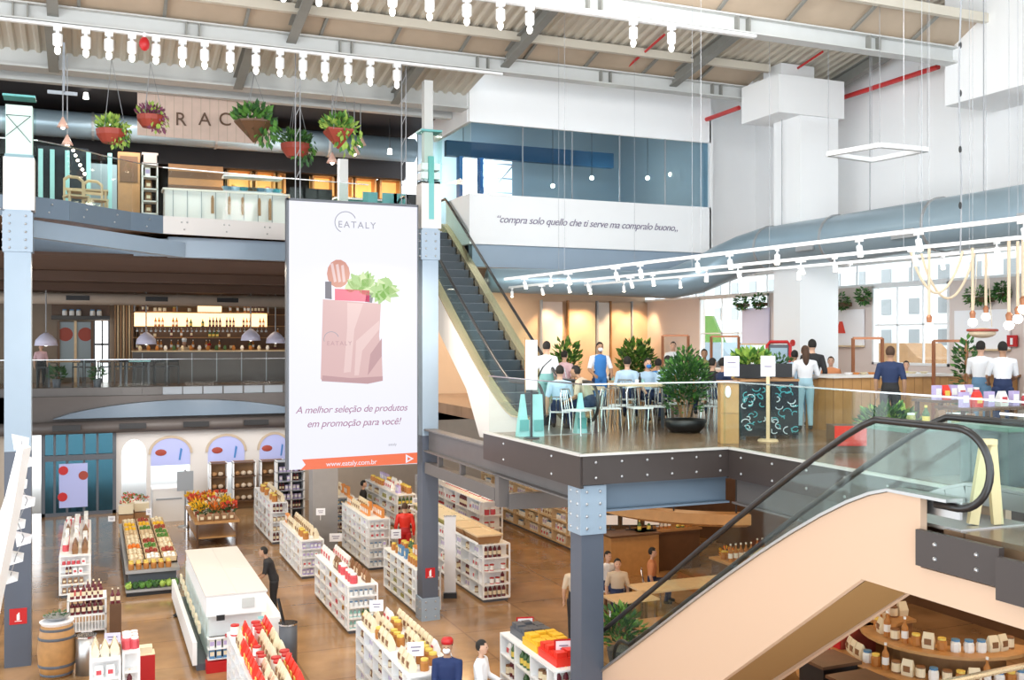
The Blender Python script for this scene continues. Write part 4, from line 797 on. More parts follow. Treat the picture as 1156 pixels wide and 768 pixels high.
def bin_(x, y, r, h, label, m='brushed_steel'):
    t = thing('bin', label, 'bin', (x, y, 0)); MB().lathe([(r, 0), (r, h), (r * .9, h), (r * .88, h * .5)], (x, y, 0), 20).build('body', m, t, smooth=True); MB().lathe([(r + .01, h - .03), (r + .01, h)], (x, y, 0), 20).build('rim', 'chrome', t); return t
bin_(-.12, 20.3, .18, .72, 'cylindrical steel bin beside the oak barrel')
t = bin_(3.42, 19.2, .17, .85, 'dark bin beside the right side of the white island counter', 'deep_slate'); MB().bar((3.35, 19.2, .8), (3.25, 19.3, 1.3), .04, .04).build('handle', 'black', t)
single(MB().box(.72, 1.02, 18.9, 19.2, 0, .62).box(.72, 1.02, 18.9, 19.2, .62, .64, 1).box(.76, .98, 18.94, 19.16, .64, .75, 1), 'red_box', ['red', 'g_cream'], 'red display box with pink packets at the bottom left', 'box')
single(MB().lathe([(.06, 0), (.1, .03), (.04, .08)], (1.75, 23.7, 0), 9), 'doorstop', 'black', 'small dark object lying on the floor beside the island counter', 'object')
# white island counter
t = thing('island_counter', 'big white refrigerated island counter in the aisle at lower left', 'counter', (2.5, 22, 0))
MB().box(1.8, 3.3, 19.65, 25, .0, .12).build('plinth', 'deep_slate', t)
MB().box(2.02, 3.04, 19.9, 24.8, .12, 1.0).build('body', 'white_paint', t)
MB().box(1.97, 3.08, 19.6, 24.0, 1.0, 1.38).build('upper_box', 'white_paint', t); MB().box(1.95, 3.1, 19.58, 24.05, 1.38, 1.41).build('top_panel', 'white_panel', t)
MB().box(2.52, 2.54, 19.575, 24.05, 1.408, 1.413).box(1.95, 3.1, 21.8, 21.82, 1.408, 1.413).build('top_seam', 'beam_pale', t)
MB().add([(1.78, 19.6, .5), (2.02, 19.6, 1.0), (2.02, 24.9, 1.0), (1.78, 24.9, .5), (1.78, 19.6, .47), (2.02, 19.6, .3), (2.02, 24.9, .3), (1.78, 24.9, .47)], [(0, 3, 2, 1), (4, 5, 6, 7), (0, 1, 5, 4), (2, 3, 7, 6), (0, 4, 7, 3)]).build('side_glass', 'glass_green', t)
MB().box(1.72, 1.8, 19.6, 25, .12, .55).build('bumper', 'white_paint', t); MB().box(3.06, 3.35, 19.7, 24.6, .12, .8).box(3.04, 3.4, 19.7, 24.7, .8, .84).build('side_ledge', 'white_paint', t)
MB().box(2.02, 2.5, 19.58, 19.64, .24, .62).build('shelf_recess', 'black', t)
for z in (.24, .43, .62): MB().box(1.98, 2.52, 19.45, 19.66, z - .015, z).build('front_shelf', 'white_paint', t)
MB().box(1.95, 2.5, 19.4, 19.64, .0, .2).build('red_base', 'red', t)
row(['pasta', 'rice'], (2.0, 19.52), (2.5, 19.52), .24, 'the front of the island counter', 1, .85); row(['cream', 'rice'], (2.0, 19.52), (2.5, 19.52), .43, 'the front of the island counter', 1, .85)
MB().box(2.15, 2.3, 19.57, 19.6, .92, 1.02).build('dark_display', 'black', t); MB().box(2.62, 2.85, 19.57, 19.6, 1.12, 1.3).build('label_plate', 'beam_pale', t); MB().box(2.92, 3.02, 19.57, 19.6, .88, .92).build('blue_sticker', 'teal_light', t)
for k in range(3): MB().box(2.3 + k * .17, 2.42 + k * .17, 19.4, 19.55, .64, .67 + .0).build('red_sticker', 'red', t)
for k in range(8): MB().box(1.86, 1.9, 19.9 + k * .6, 20.2 + k * .6, .62, .8).build('card_holder', 'g_cream', t)
# produce stand
t = thing('produce_stand', 'long produce stand with crates and a front tier of greens', 'stand', (1.35, 29, 0))
MB().box(.75, 1.97, 25.95, 33, .0, .1).build('plinth', 'black', t); MB().box(.73, 1.99, 25.9, 33, .1, .16).build('lower_tray', 'duct_grey', t); MB().box(.8, 1.92, 26.3, 33, .16, .5).build('body', 'deep_slate', t)
MB().box(.73, 1.99, 26.15, 33, .5, .58).build('upper_tray', 'duct_grey', t)
for k in range(16):
    x = .8 + (k % 8) * .155; y = 26.0 + (k // 8) * .15
    single(MB().ball((x, y, .16 + .075), (.08, .08, .075), 8, 5).leaves((x, y, .27), (.06, .06, .03), 10, .06), 'lettuce', R.choice(['leaf', 'leaf_lime', 'leaf_dark', 'leaf']), 'green lettuce head in the front tray of the produce stand', 'vegetable', 'lettuces in the front tray')
row(['biscuit', 'honey', 'bagpasta'], (.78, 26.28), (1.96, 26.28), .58, 'the front edge of the produce stand', 1, 1.15); row(['honey', 'biscuit'], (.78, 26.5), (1.96, 26.5), .58, 'the front edge of the produce stand', 1, 1.15)
k = 0
for j in range(9):
    for i in range(3):
        x = .82 + i * .4; y = 26.75 + j * .68; k += 1
        g = thing('crate', 'wooden produce crate on the long stand', 'crate', (x + .18, y + .28, .58), 'crates on the produce stand')
        MB().box(x, x + .36, y, y + .58, .58, .62).box(x, x + .02, y, y + .58, .58, .74).box(x + .34, x + .36, y, y + .58, .58, .74).box(x, x + .36, y, y + .02, .58, .74).box(x, x + .36, y + .56, y + .58, .58, .74).build('box', 'wood_pale', g)
        fr = R.choice(['leaf', 'orange', 'g_cream', 'flower_yellow', 'terracotta', 'g_cream', 'wood_pale']) if j else R.choice(['g_white', 'g_cream'])
        if j == 7 and i < 2: fr = 'flower_yellow'
        for u in range(3):
            for v in range(4):
                single(MB().ball((x + .08 + u * .1, y + .1 + v * .13, .71 + R.uniform(0, .04)), .055, 7, 5), 'fruit', fr, 'round fruit heaped in a crate on the produce stand', 'fruit', 'fruit in the crates') if (u + v) % 2 == 0 else None
# flower and bakery stand
t = thing('flower_stand', 'display table heaped with flowers before the arches', 'stand', (3.4, 32.5, 0)); MB().box(2.8, 4.1, 31.2, 34.5, .7, .78).build('top', 'wood_light', t)
for (x, y) in ((2.85, 31.3), (4.0, 31.3), (2.85, 34.4), (4.0, 34.4)): MB().box(x, x + .06, y - .05, y, 0, .7).build('leg', 'wood_dark', t)
MB().box(2.85, 4.05, 31.3, 34.4, .25, .29).build('lower_shelf', 'wood_light', t)
for j in range(5):
    for i in range(3):
        x, y = 3.0 + i * .42, 31.5 + j * .62; m = ['flower_yellow', 'flower_yellow', 'orange', 'g_cream', 'flower_red'][(i * 2 + j + (j > 2)) % 5]
        g = thing('flower_pot', 'pot of bright flowers on the table before the arches', 'flowers', (x, y, .78), 'flower pots on the display table')
        MB().lathe([(.09, 0), (.12, .16)], (x, y, .78), 9).build('pot', 'terracotta' if j % 2 else 'g_cream', g); MB().leaves((x, y, 1.05), (.16, .16, .14), 40, .12, 0, 0, .6).build('leaves', 'leaf_dark', g)
        MB().leaves((x, y, 1.15), (.22, .22, .12), 60, .11, 0, 0, .7).build('petals', m, g)
row(['bagpasta', 'bagbrown', 'biscuit'], (2.9, 31.25), (4.1, 31.25), .78, 'the flower table', 1, 1.2)
# bakery shelves behind the middle arch and seen through it
for (px0, px1, lab) in ((236, 256, 'left bread rack inside the middle arch'), (262, 288, 'right bread rack inside the middle arch'), (293, 320, 'bread rack inside the arch beside the screen')):
    xa_, xb_ = aty(px0, 38.0), aty(px1, 38.0); t = thing('bread_rack', lab, 'rack', ((xa_ + xb_) / 2, 37.9, 0))
    for x in (xa_, xb_ - .04): MB().box(x, x + .04, 37.7, 38.2, 0, 1.75).build('side_frame', 'white_paint', t)
    MB().box(xa_, xb_, 38.18, 38.2, 0, 1.75).build('back', 'wood_mid', t)
    for z in (.3, .75, 1.2, 1.7): MB().box(xa_, xb_, 37.7, 38.2, z, z + .03).build('shelf', 'wood_dark', t)
    for z in (.33, .78, 1.23):
        n = int((xb_ - xa_ - .1) / .22)
        for k in range(n): single(MB().ball((xa_ + .17 + k * .22, 37.85, z + .09), (.1, .14, .09), 8, 5), 'bread_loaf', 'soffit_tan' if k % 3 else 'wood_mid', 'round loaf on the bread racks by the arches', 'bread', 'loaves on the bread racks')
t = thing('chest_freezer', 'white counter gleaming before the leftmost arch', 'counter', (aty(190, 36.5), 36.5, 0)); xa_, xb_ = aty(172, 36.5), aty(208, 36.5); MB().box(xa_, xb_, 36.2, 37.2, 0, 1.1).build('body', 'white_paint', t); MB().box(xa_ - .03, xb_ + .03, 36.17, 37.23, 1.1, 1.14).build('top', 'paper_white', t); MB().box(xa_ + .1, xb_ - .1, 36.18, 36.2, .75, .8).build('rail', 'ledge', t)
t = thing('notice_board', 'grey notice board on a post before the white arches', 'sign', (aty(209, 35), 35, 0)); xm = aty(209, 35); MB().tube((xm, 35, 0), (xm, 35, 1.9), .03).lathe([(.25, 0), (.22, .03)], (xm, 35, 0), 14).build('post', 'duct_grey', t); MB().box(xm - .26, xm + .26, 34.95, 34.98, 1.2, 1.85).build('board', 'ledge', t)
t = thing('wine_shelf', 'dark wine shelf with white posts left of the concrete column', 'shelf', (aty(328, 35.5), 35.5, 0)); xa_, xb_ = aty(311, 35.5), aty(343, 35.5)
for x in (xa_, (xa_ + xb_) / 2, xb_ - .05): MB().box(x, x + .05, 35.3, 35.8, 0, 2.0).build('post', 'white_paint', t)
MB().box(xa_, xb_, 35.75, 35.8, 0, 2.0).build('back', 'deep_slate', t)
for z in (.3, .62, .94, 1.26, 1.58, 1.95): MB().box(xa_, xb_, 35.3, 35.8, z, z + .03).build('shelf', 'ledge', t)
for z in (.33, .65, .97, 1.29, 1.61): row(['wine', 'tea'], (xa_ + .1, 35.42), (xb_ - .1, 35.42), z, 'the dark wine shelf', .9, .9)
# orange-topped bins with flags right of the arches, small crates of wares before the left arch
for k, (px, py) in enumerate(((145, 545), (152, 560), (160, 548), (142, 572))):
    x, y = atz(px, 600, 0); x = aty(px, 36 - k * .4); y = 36 - k * .4; t = thing('fruit_crate', ['tall fruit crate stack beside the left glass doors', 'second crate stack beside the left glass doors', 'third crate stack, under the leftmost arch', 'front crate stack left of the produce stand'][k], 'crate', (x, y, 0))
    for q in range(3): MB().box(x - .22, x + .22, y - .18, y + .18, q * .3, q * .3 + .26).build('crate_box', ['wood_pale', 'wood_mid', 'g_cream'][q], t)
    MB().leaves((x, y, .98), (.2, .18, .1), 50, .09, 0, 0, .5, [0, 1]).build('fruit_heap', ['flower_red', 'leaf'], t)
# ================= UNDER THE MEZZANINE, RIGHT
def table(name, label, x, y, z, w_, d_, h_, top, leg='wood_dark', rz=0, th=.04, rnd=False, cat='table', legr=.025):
    t = thing(name, label, cat, (x, y, z), None, rz)
    if rnd:
        MB().lathe([(w_ / 2, h_ - th), (w_ / 2, h_)], (0, 0, 0), 22).build('tabletop', top, t, local=True); MB().tube((0, 0, 0.02), (0, 0, h_ - th), .04).build('leg', leg, t, local=True); MB().lathe([(w_ * .3, 0), (w_ * .28, .025)], seg=16).build('foot', leg, t, local=True)
    else:
        MB().box(-w_ / 2, w_ / 2, -d_ / 2, d_ / 2, h_ - th, h_).build('tabletop', top, t, local=True)
        for a in (-1, 1):
            for b in (-1, 1): xx, yy = a * (w_ / 2 - .06), b * (d_ / 2 - .06); MB().box(xx - legr, xx + legr, yy - legr, yy + legr, 0, h_ - th).build('leg', leg, t, local=True)
    return t
def counter(name, label, x0, x1, y0, y1, z, h, front, top, cat='counter', planks=0, mseam='wood_dark'):
    t = thing(name, label, cat, ((x0 + x1) / 2, (y0 + y1) / 2, z)); MB().box(x0, x1, y0, y1, z, z + h - .05).build('body', front, t); MB().box(x0 - .05, x1 + .05, y0 - .05, y1 + .05, z + h - .05, z + h).build('worktop', top, t)
    if planks:
        b = MB(); k = x0 + .0
        while k < x1 - .02: b.box(k, k + .01, y0 - .006, y0, z, z + h - .05); k += planks
        k = y0
        while k < y1 - .02: b.box(x0 - .006, x0, k, k + .01, z, z + h - .05); k += planks
        b.build('plank_joint', mseam, t)
    return t
def monitor(x, y, z, label, face=-TH, m='teal_light'):
    t = thing('monitor', label, 'screen', (x, y, z), None, face); MB().box(-.12, .12, -.08, .08, 0, .015).tube((0, 0, .01), (0, .02, .15), .02).build('stand', 'black', t, local=True)
    s_ = MB().box(-.22, .22, -.015, .015, .12, .42).build('casing', 'black', t, local=True); MB().box(-.2, .2, -.018, -.015, .14, .4).build('display', m, t, local=True); return t
xc, yc = atf(715, 26.6)
counter('cash_desk', 'orange-brown wooden cash desk under the mezzanine, right of the corner column', atf(684, 26.4)[0], atf(727, 26.8)[0] + .3, yc - .2, yc + .5, 0, 1.1, 'wood_light', 'wood_dark')
for k, px in enumerate((689, 711, 736)): x, y = atf(px, 27.0); monitor(x, y, 1.1, ['left pale-lit monitor on the cash desk', 'middle pale-lit monitor on the cash desk', 'right pale-lit monitor beside the cash desk'][k], -TH, 'paper_white')
counter('back_counter', 'dark bottle-lined counter right of the cash desk', atf(738, 26)[0], atf(800, 27)[0], 23.3, 23.9, 0, 1.1, 'wood_dark', 'wood_mid')
row(['wine', 'vinegar', 'oil'], (atf(740, 26)[0], 23.5), (atf(798, 27)[0], 23.5), 1.1, 'the dark counter right of the cash desk', .9, 1.1)
t = thing('curved_canopy', 'long curved wooden canopy hanging beneath the mezzanine', 'canopy', (13, 20, 2.2)); b = MB(); K = 16
for k in range(K):
    a0, a1 = math.radians(150 + 100 * k / K), math.radians(150 + 100 * (k + 1) / K); c_ = (14.6, 21.6)
    for (r0, r1, z0, z1) in ((3.0, 3.4, 2.0, 2.35),): b.add([(c_[0] + r * math.cos(a), c_[1] + r * math.sin(a), z) for a in (a0, a1) for (r, z) in ((r0, z0), (r1, z0 + .12), (r1, z1), (r0, z1))], [(0, 1, 5, 4), (1, 2, 6, 5), (2, 3, 7, 6), (3, 0, 4, 7)])
b.build('band', 'wood_light', t); 
for a in (160, 190, 220, 245): MB().tube((14.6 + 3.2 * math.cos(math.radians(a)), 21.6 + 3.2 * math.sin(math.radians(a)), 2.3), (14.6 + 3.2 * math.cos(math.radians(a)), 21.6 + 3.2 * math.sin(math.radians(a)), 4.22), .02, seg=6).build('rod', 'black', t)
for (px, py, f, w_, d_, lab) in ((712, 668, 21.3, 1.0, .7, 'light wooden table beside the seated pair under the mezzanine'), (775, 640, 22.5, 2.6, .8, 'long pale table seen through the escalator glass'), (830, 640, 20, 1.6, .8, 'pale table just behind the escalator glass'), (745, 690, 19.3, 1.2, .8, 'brown table low behind the escalator glass')):
    x, y = atf(px, f); table('dining_table', lab, x, y, 0, w_, d_, .76, 'wood_pale' if 'pale' in lab or 'light' in lab else 'wood_mid')
for (px, f, lab) in ((700, 18.9, 'dark green potted plant low beside the corner column'), (822, 24.6, 'yellow-orange flowers behind the escalator glass')):
    x, y = atf(px, f); t = thing('potted_plant', lab, 'plant', (x, y, 0)); MB().lathe([(.18, 0), (.26, .4)], (x, y, 0), 14).build('pot', 'deep_slate', t); g = lab.startswith('dark'); MB().leaves((x, y, .8 if g else .9), (.45, .45, .35) if g else (.25, .25, .2), 260 if g else 110, .16 if g else .09, 0, 0, .5, [0, 1]).build('foliage', ['leaf_dark', 'leaf'] if g else ['flower_yellow', 'orange'], t)
for k, (px, f, h) in enumerate(((842, 24, 1.4), (868, 22, 1.4), (905, 20, 1.3), (945, 21, 1.5))):
    x, y = atf(px, f); c = counter('food_stall', ['amber-topped food stall nearest the canopy end', 'second food stall behind the escalator glass', 'dark food stall under the void edge', 'food stall at the far right under the void edge'][k], x - .7, x + .7, y - .4, y + .4, 0, 1.0, 'wood_mid' if k % 2 else 'wood_dark', 'wood_light')
    row(['honey', 'vinegar', 'bagpasta', 'coffee'], (x - .65, y - .2), (x + .65, y - .2), 1.0, 'the food stalls behind the escalator', .9, 1.3); row(['vinegar', 'honey'], (x - .65, y + .1), (x + .65, y + .1), 1.0, 'the food stalls behind the escalator', .9, 1.3)
# bottom right: ring of curved wooden tiers with bottles
ct = (13.5, 13.0); t = thing('curved_display', 'curved tiered wooden bottle display in the bottom right corner', 'display', (ct[0], ct[1], 0))
def ring(r0, r1, z0, z1, a0, a1, m, name):
    b = MB(); K = 18
    for k in range(K):
        p, q = math.radians(a0 + (a1 - a0) * k / K), math.radians(a0 + (a1 - a0) * (k + 1) / K)
        b.add([(ct[0] + r * math.cos(a), ct[1] + r * math.sin(a), z) for a in (p, q) for (r, z) in ((r0, z0), (r1, z0), (r1, z1), (r0, z1))], [(0, 4, 5, 1), (1, 5, 6, 2), (2, 6, 7, 3), (3, 7, 4, 0)] + ([(0, 1, 2, 3)] if k == 0 else []) + ([(7, 6, 5, 4)] if k == K - 1 else []))
    b.build(name, m, t)
for (r0, r1, z) in ((1.8, 2.5, .45), (1.3, 1.9, .85), (.8, 1.4, 1.2)):
    ring(r0, r1, z - .05, z, 80, 300, 'wood_light', 'tier'); ring(r0 + .1, r0 + .16, 0, z - .05, 80, 300, 'wood_mid', 'riser')
    n = int(2 * PI * (r0 + r1) / 2 * .6 / .2)
    for k in range(n):
        a = math.radians(85 + 210 * k / n); g = G[R.choice(['honey', 'bagpasta', 'coffee', 'vinegar', 'cream'])]; lab = '%s %s on the curved display in the bottom right corner' % (g.col, g.nm)
        g.put((ct[0] + (r0 + r1) / 2 * math.cos(a), ct[1] + (r0 + r1) / 2 * math.sin(a), z), a + PI / 2, lab, lab + ', look-alikes', 1.35)
for k, (px, f) in enumerate(((935, 16.6), (972, 15.6))):
    x, y = atf(px, f); counter('dark_counter', ['black counter left of the curved bottle display', 'black counter touching the curved bottle display'][k], x - .35, x + .35, y - .3, y + .3, 0, .95, 'black', 'wood_dark')
x, y = atf(915, 15.8); single(MB().lathe([(.16, 0), (.04, .04), (.03, .6), (.18, .64), (.18, .7)], (x, y, 0), 14), 'stool', 'red', 'dark red stool at the bottom right beneath the escalator', 'stool')
x, y = atf(955, 17.8); t = thing('red_cabinet', 'dark red cabinet behind the black counters at bottom right', 'cabinet', (x, y, 0)); MB().box(x - .4, x + .4, y - .3, y + .3, 0, 1.2).build('body', 'red', t); MB().box(x - .38, x + .38, y - .32, y - .3, .1, 1.15).build('door', 'terracotta', t)
p0, p1 = atf(1055, 7.3), atf(1175, 8.1); single(MB().tube((*p0, 6.22 - 389 * 7.3 / FPX), (*p1, 6.22 - 364 * 8.1 / FPX), .025, seg=8), 'brass_rail', 'gold_steel', 'thin brass rail crossing the bottom right corner', 'rail')
# left foreground: sloping white panel and paper garland
pp = [(-60, 768), (-20, 640), (6, 560), (20, 503), (26, 507), (14, 580), (-10, 700), (-30, 768)]
P3 = [(atf(a, 15.5), EYE - (b - CY) * 15.5 / FPX) for a, b in pp]
single(MB().add([(q[0][0], q[0][1], q[1]) for q in P3] + [(q[0][0] + .1, q[0][1] + .25, q[1]) for q in P3], [tuple(range(8)), tuple(range(15, 7, -1))] + [(i, (i + 1) % 8, 8 + (i + 1) % 8, 8 + i) for i in range(8)]), 'stair_side', 'white_paint', 'white sloping stair side at the very left edge', 'stair')
t = thing('paper_garland', 'garland of white folded paper shapes hanging by the left column', 'garland', (*atf(25, 16), 1.6))
pz = [(24, 498), (28, 520), (22, 545), (31, 565), (20, 590), (27, 607), (18, 628), (12, 650)]
MB().path([(*atf(a, 16), EYE - (b - CY) * 16 / FPX) for a, b in pz], .008, 4).build('string', 'cable_grey', t)
for (a, b) in pz:
    x, y = atf(a, 16); z = EYE - (b - CY) * 16 / FPX; MB().add([(x - .14, y, z + .12), (x + .12, y - .05, z + .05), (x + .02, y + .08, z - .02), (x - .1, y - .04, z - .14), (x + .1, y + .03, z - .1)], [(0, 1, 2), (0, 2, 3), (2, 1, 4), (3, 2, 4)]).build('paper_shape', 'paper_white' if b % 2 else 'white_paint', t)
# ================= PEOPLE
for nm, c in (('skin_light', (.62, .38, .27)), ('skin_mid', (.42, .24, .15)), ('skin_dark', (.2, .1, .06)), ('hair_black', (.015, .012, .01)), ('hair_brown', (.07, .035, .02)), ('cloth_white', (.8, .82, .86)), ('cloth_sky', (.45, .62, .78)), ('cloth_navy', (.015, .03, .09)), ('cloth_black', (.02, .02, .022)), ('cloth_jeans', (.12, .24, .38)), ('cloth_lightjeans', (.38, .6, .7)), ('cloth_pink', (.75, .5, .55)), ('cloth_orange', (.7, .28, .12)), ('cloth_olive', (.3, .32, .12)), ('cloth_yellow', (.7, .65, .2)), ('cloth_blue', (.04, .2, .55)), ('cloth_royal', (.01, .025, .1)), ('cloth_beige', (.6, .5, .38)), ('cloth_grey', (.3, .31, .33)), ('cloth_teal', (.2, .42, .42))): mat(nm, c, .8)
NP = [0]
def person(label, x, y, z, rz, pose='stand', H=1.7, shirt='cloth_white', pants='cloth_navy', hair='hair_black', skin='skin_light', sleeves='short', hands=None, lean=0, long_hair=False, apron=None, mask=False, hat=None, seat=.46, headturn=0, shoes='cloth_black', bag=None):
    s = H / 1.72; V = Vector
    def rot(p, base, a): q = V(p) - V(base); return V(base) + V((q.x, q.y * math.cos(a) + q.z * math.sin(a) * -1, q.z * math.cos(a) + q.y * math.sin(a)))
    sit = pose == 'sit'; dz = (seat / s + .09 - .94) if sit else 0
    PB = V((0, 0, .94 + dz)); T = lambda X, Y, Z: rot((X, Y, Z + dz), PB, lean)
    bm_ = MB(); bones = []
    tp = [T(0, 0, .86), T(0, 0, .95), T(0, .0, 1.08), T(0, 0, 1.22), T(0, 0, 1.33), T(0, 0, 1.41), T(0, 0, 1.46), T(0, -.01, 1.55)]
    bm_.path(tp, [.12, .155, .132, .152, .16, .11, .056, .052], 14, ell=.68)
    bones += [(T(0, 0, .9), T(0, 0, 1.0), 'p', .15), (T(0, 0, 1.06), T(0, 0, 1.33), 's', .13), (T(0, 0, 1.47), T(0, 0, 1.6), 'k', .06)]
    hc = T(0, -.02, 1.615)
    bm_.ball(hc, (.075, .092, .112), 14, 10); bm_.ball(hc + V((0, -.03, -.06)), (.052, .055, .055), 10, 8); bm_.ball(hc + V((0, -.095, -.012)), (.014, .02, .022), 6, 5)
    for q in (-1, 1): bm_.ball(hc + V((q * .077, .005, -.01)), (.012, .022, .03), 6, 5)
    bones.append((hc, hc + V((0, 0, .03)), 'k', .1))
    hd = hands or ((-.25, -.04, .80), (.25, -.04, .80)); fing = []
    for q, h in zip((-1, 1), hd):
        sh = T(q * .175, 0, 1.37); w_ = V(h) if isinstance(h, Vector) else (V((h[0], h[1], h[2] + dz)) if not (len(h) > 3) else V(h[:3])); dvec = w_ - sh; L = min(dvec.length, .525); w_ = sh + dvec.normalized() * L
        l1, l2 = .28, .26; a = (l1 * l1 - l2 * l2 + L * L) / (2 * L); hh = math.sqrt(max(0, l1 * l1 - a * a)); n = dvec.normalized(); pole = V((q * .5, .6, -.6)); pole = (pole - n * pole.dot(n)).normalized()
        el = sh + n * a + pole * hh
        bm_.path([T(q * .09, 0, 1.36), sh, sh.lerp(el, .5), el], [.08, .062, .05, .042], 10); bm_.path([el, el.lerp(w_, .4), w_], [.041, .04, .027], 10)
        hn = (w_ - el).normalized(); side = hn.cross(V((0, 0, 1))); side = side.normalized() if side.length > .3 else V((0, 1, 0)); nn = side.cross(hn).normalized()
        pc = w_ + hn * .045; bm_.path([w_ - hn * .01, w_ + hn * .03, w_ + hn * .08], [.025, .036, .034], 8)
        bones += [(sh, sh.lerp(el, .8), 's', .05), (sh.lerp(el, .8), el, 's' if sleeves == 'long' else 'k', .04), (el, w_, 's' if sleeves == 'long' else 'k', .035), (w_ + hn * .02, w_ + hn * .1, 'k', .03)]
        for i, (o_, ln) in enumerate(((-.027, .062), (-.009, .075), (.009, .07), (.027, .055))):
            b0 = w_ + hn * .07 + side * o_; b1 = b0 + hn * ln * .5 - nn * .006; b2 = b1 + hn * ln * .4 - nn * .02; fing.append(([b0, b1, b2], [.0095, .009, .007]))
        b0 = w_ + hn * .03 - side * .03; fing.append(([b0, b0 + hn * .03 - side * .022, b0 + hn * .055 - side * .025 - nn * .008], [.012, .01, .008]))
    for q in (-1, 1):
        hp = V((q * .088, 0, .9 + dz))
        if sit: kn = V((q * .12, -.42, .93 + dz)); an = V((q * .12, -.40 if q > 0 else -.33, max(.09, .93 + dz - .42)))
        elif pose == 'walk': kn = V((q * .09, -.1 * (q > 0) - .02, .5)); an = V((q * .09, -.14 if q > 0 else .2, .1))
        else: kn = V((q * .1, -.02, .49)); an = V((q * .105, .02, .09))
        bm_.path([hp, hp.lerp(kn, .3), kn], [.09, .086, .058], 12); bm_.path([kn, kn.lerp(an, .35), an], [.058, .055, .038], 12)
        ft = an + V((0, -.14, -.05)); bm_.path([an + V((0, .05, -.04)), an + V((0, -.03, -.035)), ft], [.036, .045, .032], 8, ell=.8)
        bones += [(hp, kn, 'p', .08), (kn, an + V((0, 0, .04)), 'p', .055), (an + V((0, .03, -.03)), ft, 'f', .04)]
    me = bpy.data.meshes.new('person_tmp'); me.from_pydata([tuple(p) for p in bm_.v], [], bm_.f); tmp = bpy.data.objects.new('person_tmp', me); COL.objects.link(tmp)
    md = tmp.modifiers.new('r', 'REMESH'); md.mode = 'VOXEL'; md.voxel_size = .0165; md.use_smooth_shade = True
    m2 = tmp.modifiers.new('s', 'SMOOTH'); m2.iterations = 3; m2.factor = .5
    dg = bpy.context.evaluated_depsgraph_get(); ev = tmp.evaluated_get(dg); em = ev.to_mesh()
    vs = [v.co.copy() for v in em.vertices]; ns = [v.normal.copy() for v in em.vertices]; fs = [tuple(p.vertices) for p in em.polygons]; ev.to_mesh_clear()
    bpy.data.objects.remove(tmp); bpy.data.meshes.remove(me)
    def cls(c):
        best = 9; r_ = 'k'
        for a, b, k, rr in bones:
            ab = b - a; t_ = max(0, min(1, (c - a).dot(ab) / max(1e-6, ab.length_squared))); d_ = (c - a - ab * t_).length - rr
            if d_ < best: best = d_; r_ = k
        return r_
    cl = []; cen = []
    for f in fs:
        c = sum((vs[i] for i in f), V((0, 0, 0))) / len(f); cen.append(c); cl.append(cls(c))
    t = thing('person', label, 'person', (x, y, z), None, rz); t.scale = (s, s, s)
    b = MB().add(vs, fs, 0)
    for pts, rr in fing: b.path(pts, rr, 6, 0)
    body = b.build('body', skin, t, local=True, smooth=True)
    def cloth(name, sel, m, off):
        used = {}; v2 = []; f2 = []
        for i, f in enumerate(fs):
            if sel(i):
                g = []
                for k in f:
                    if k not in used: used[k] = len(v2); v2.append(vs[k] + ns[k] * off)
                    g.append(used[k])
                f2.append(tuple(g))
        if f2: return MB().add(v2, f2).build(name, m, t, local=True, smooth=True)
    cloth('shirt' if shirt != 'cloth_black' else 'jacket', lambda i: cl[i] == 's', shirt, .012); cloth('trousers', lambda i: cl[i] == 'p', pants, .01); cloth('shoes', lambda i: cl[i] == 'f', shoes, .008)
    if apron: cloth('apron', lambda i: cl[i] in 'sp' and abs(cen[i].x) < .13 and cen[i].z > .5 + dz and (cen[i] - T(0, 0, cen[i].z - dz)).y < -.045, apron, .022)
    hb = MB().ball(hc + V((0, .012, .02)), (.084, .1, .108), 16, 10); keep = []
    for f, m_ in zip(hb.f, hb.m):
        c = sum((V(hb.v[i]) for i in f), V((0, 0, 0))) / len(f) - hc
        if c.z > .05 + max(0, -c.y) * .35 or (c.y > -.0 and c.z > -.05) : keep.append(f)
    hb.f = keep; hb.m = [0] * len(keep)
    if long_hair: hb.path([hc + V((0, .07, .04)), hc + V((0, .1, -.08)), hc + V((0, .11, -.2)), hc + V((0, .1, -.32))], [.07, .075, .06, .025], 10)
    hb.build('hair', hair, t, local=True, smooth=True)
    for q in (-1, 1): MB().ball(hc + V((q * .03, -.083, .012)), (.012, .008, .007), 6, 4).build('eye', 'hair_black', t, local=True)
    MB().ball(hc + V((0, -.078, -.058)), (.022, .01, .005), 6, 4).build('mouth', 'g_pinkred', t, local=True)
    if mask: MB().ball(hc + V((0, -.055, -.045)), (.06, .062, .05), 10, 8).build('face_mask', mask if isinstance(mask, str) else 'cloth_white', t, local=True, smooth=True)
    if hat: MB().lathe([(.092, 0), (.095, .05), (.075, .085), (.02, .1)] if hat != 'cloth_white' else [(.09, 0), (.095, .06), (.11, .12), (.06, .17)], hc + V((0, .01, .045)), 14).build('hat', hat, t, local=True, smooth=True)
    if bag: MB().path([T(-.14, -.1, 1.4), T(.0, -.13, 1.2), T(.17, -.06, 1.0)], .012, 6).path([T(-.14, -.1, 1.4), T(-.12, .1, 1.36), T(.05, .12, 1.2), T(.17, .04, 1.0)], .012, 6).build('bag_strap', bag, t, local=True)
    return t
def cam_rz(x, y, deg): # deg 0: faces the camera, 180: back to the camera
    return math.atan2(-y, -x) + PI / 2 + math.radians(deg)
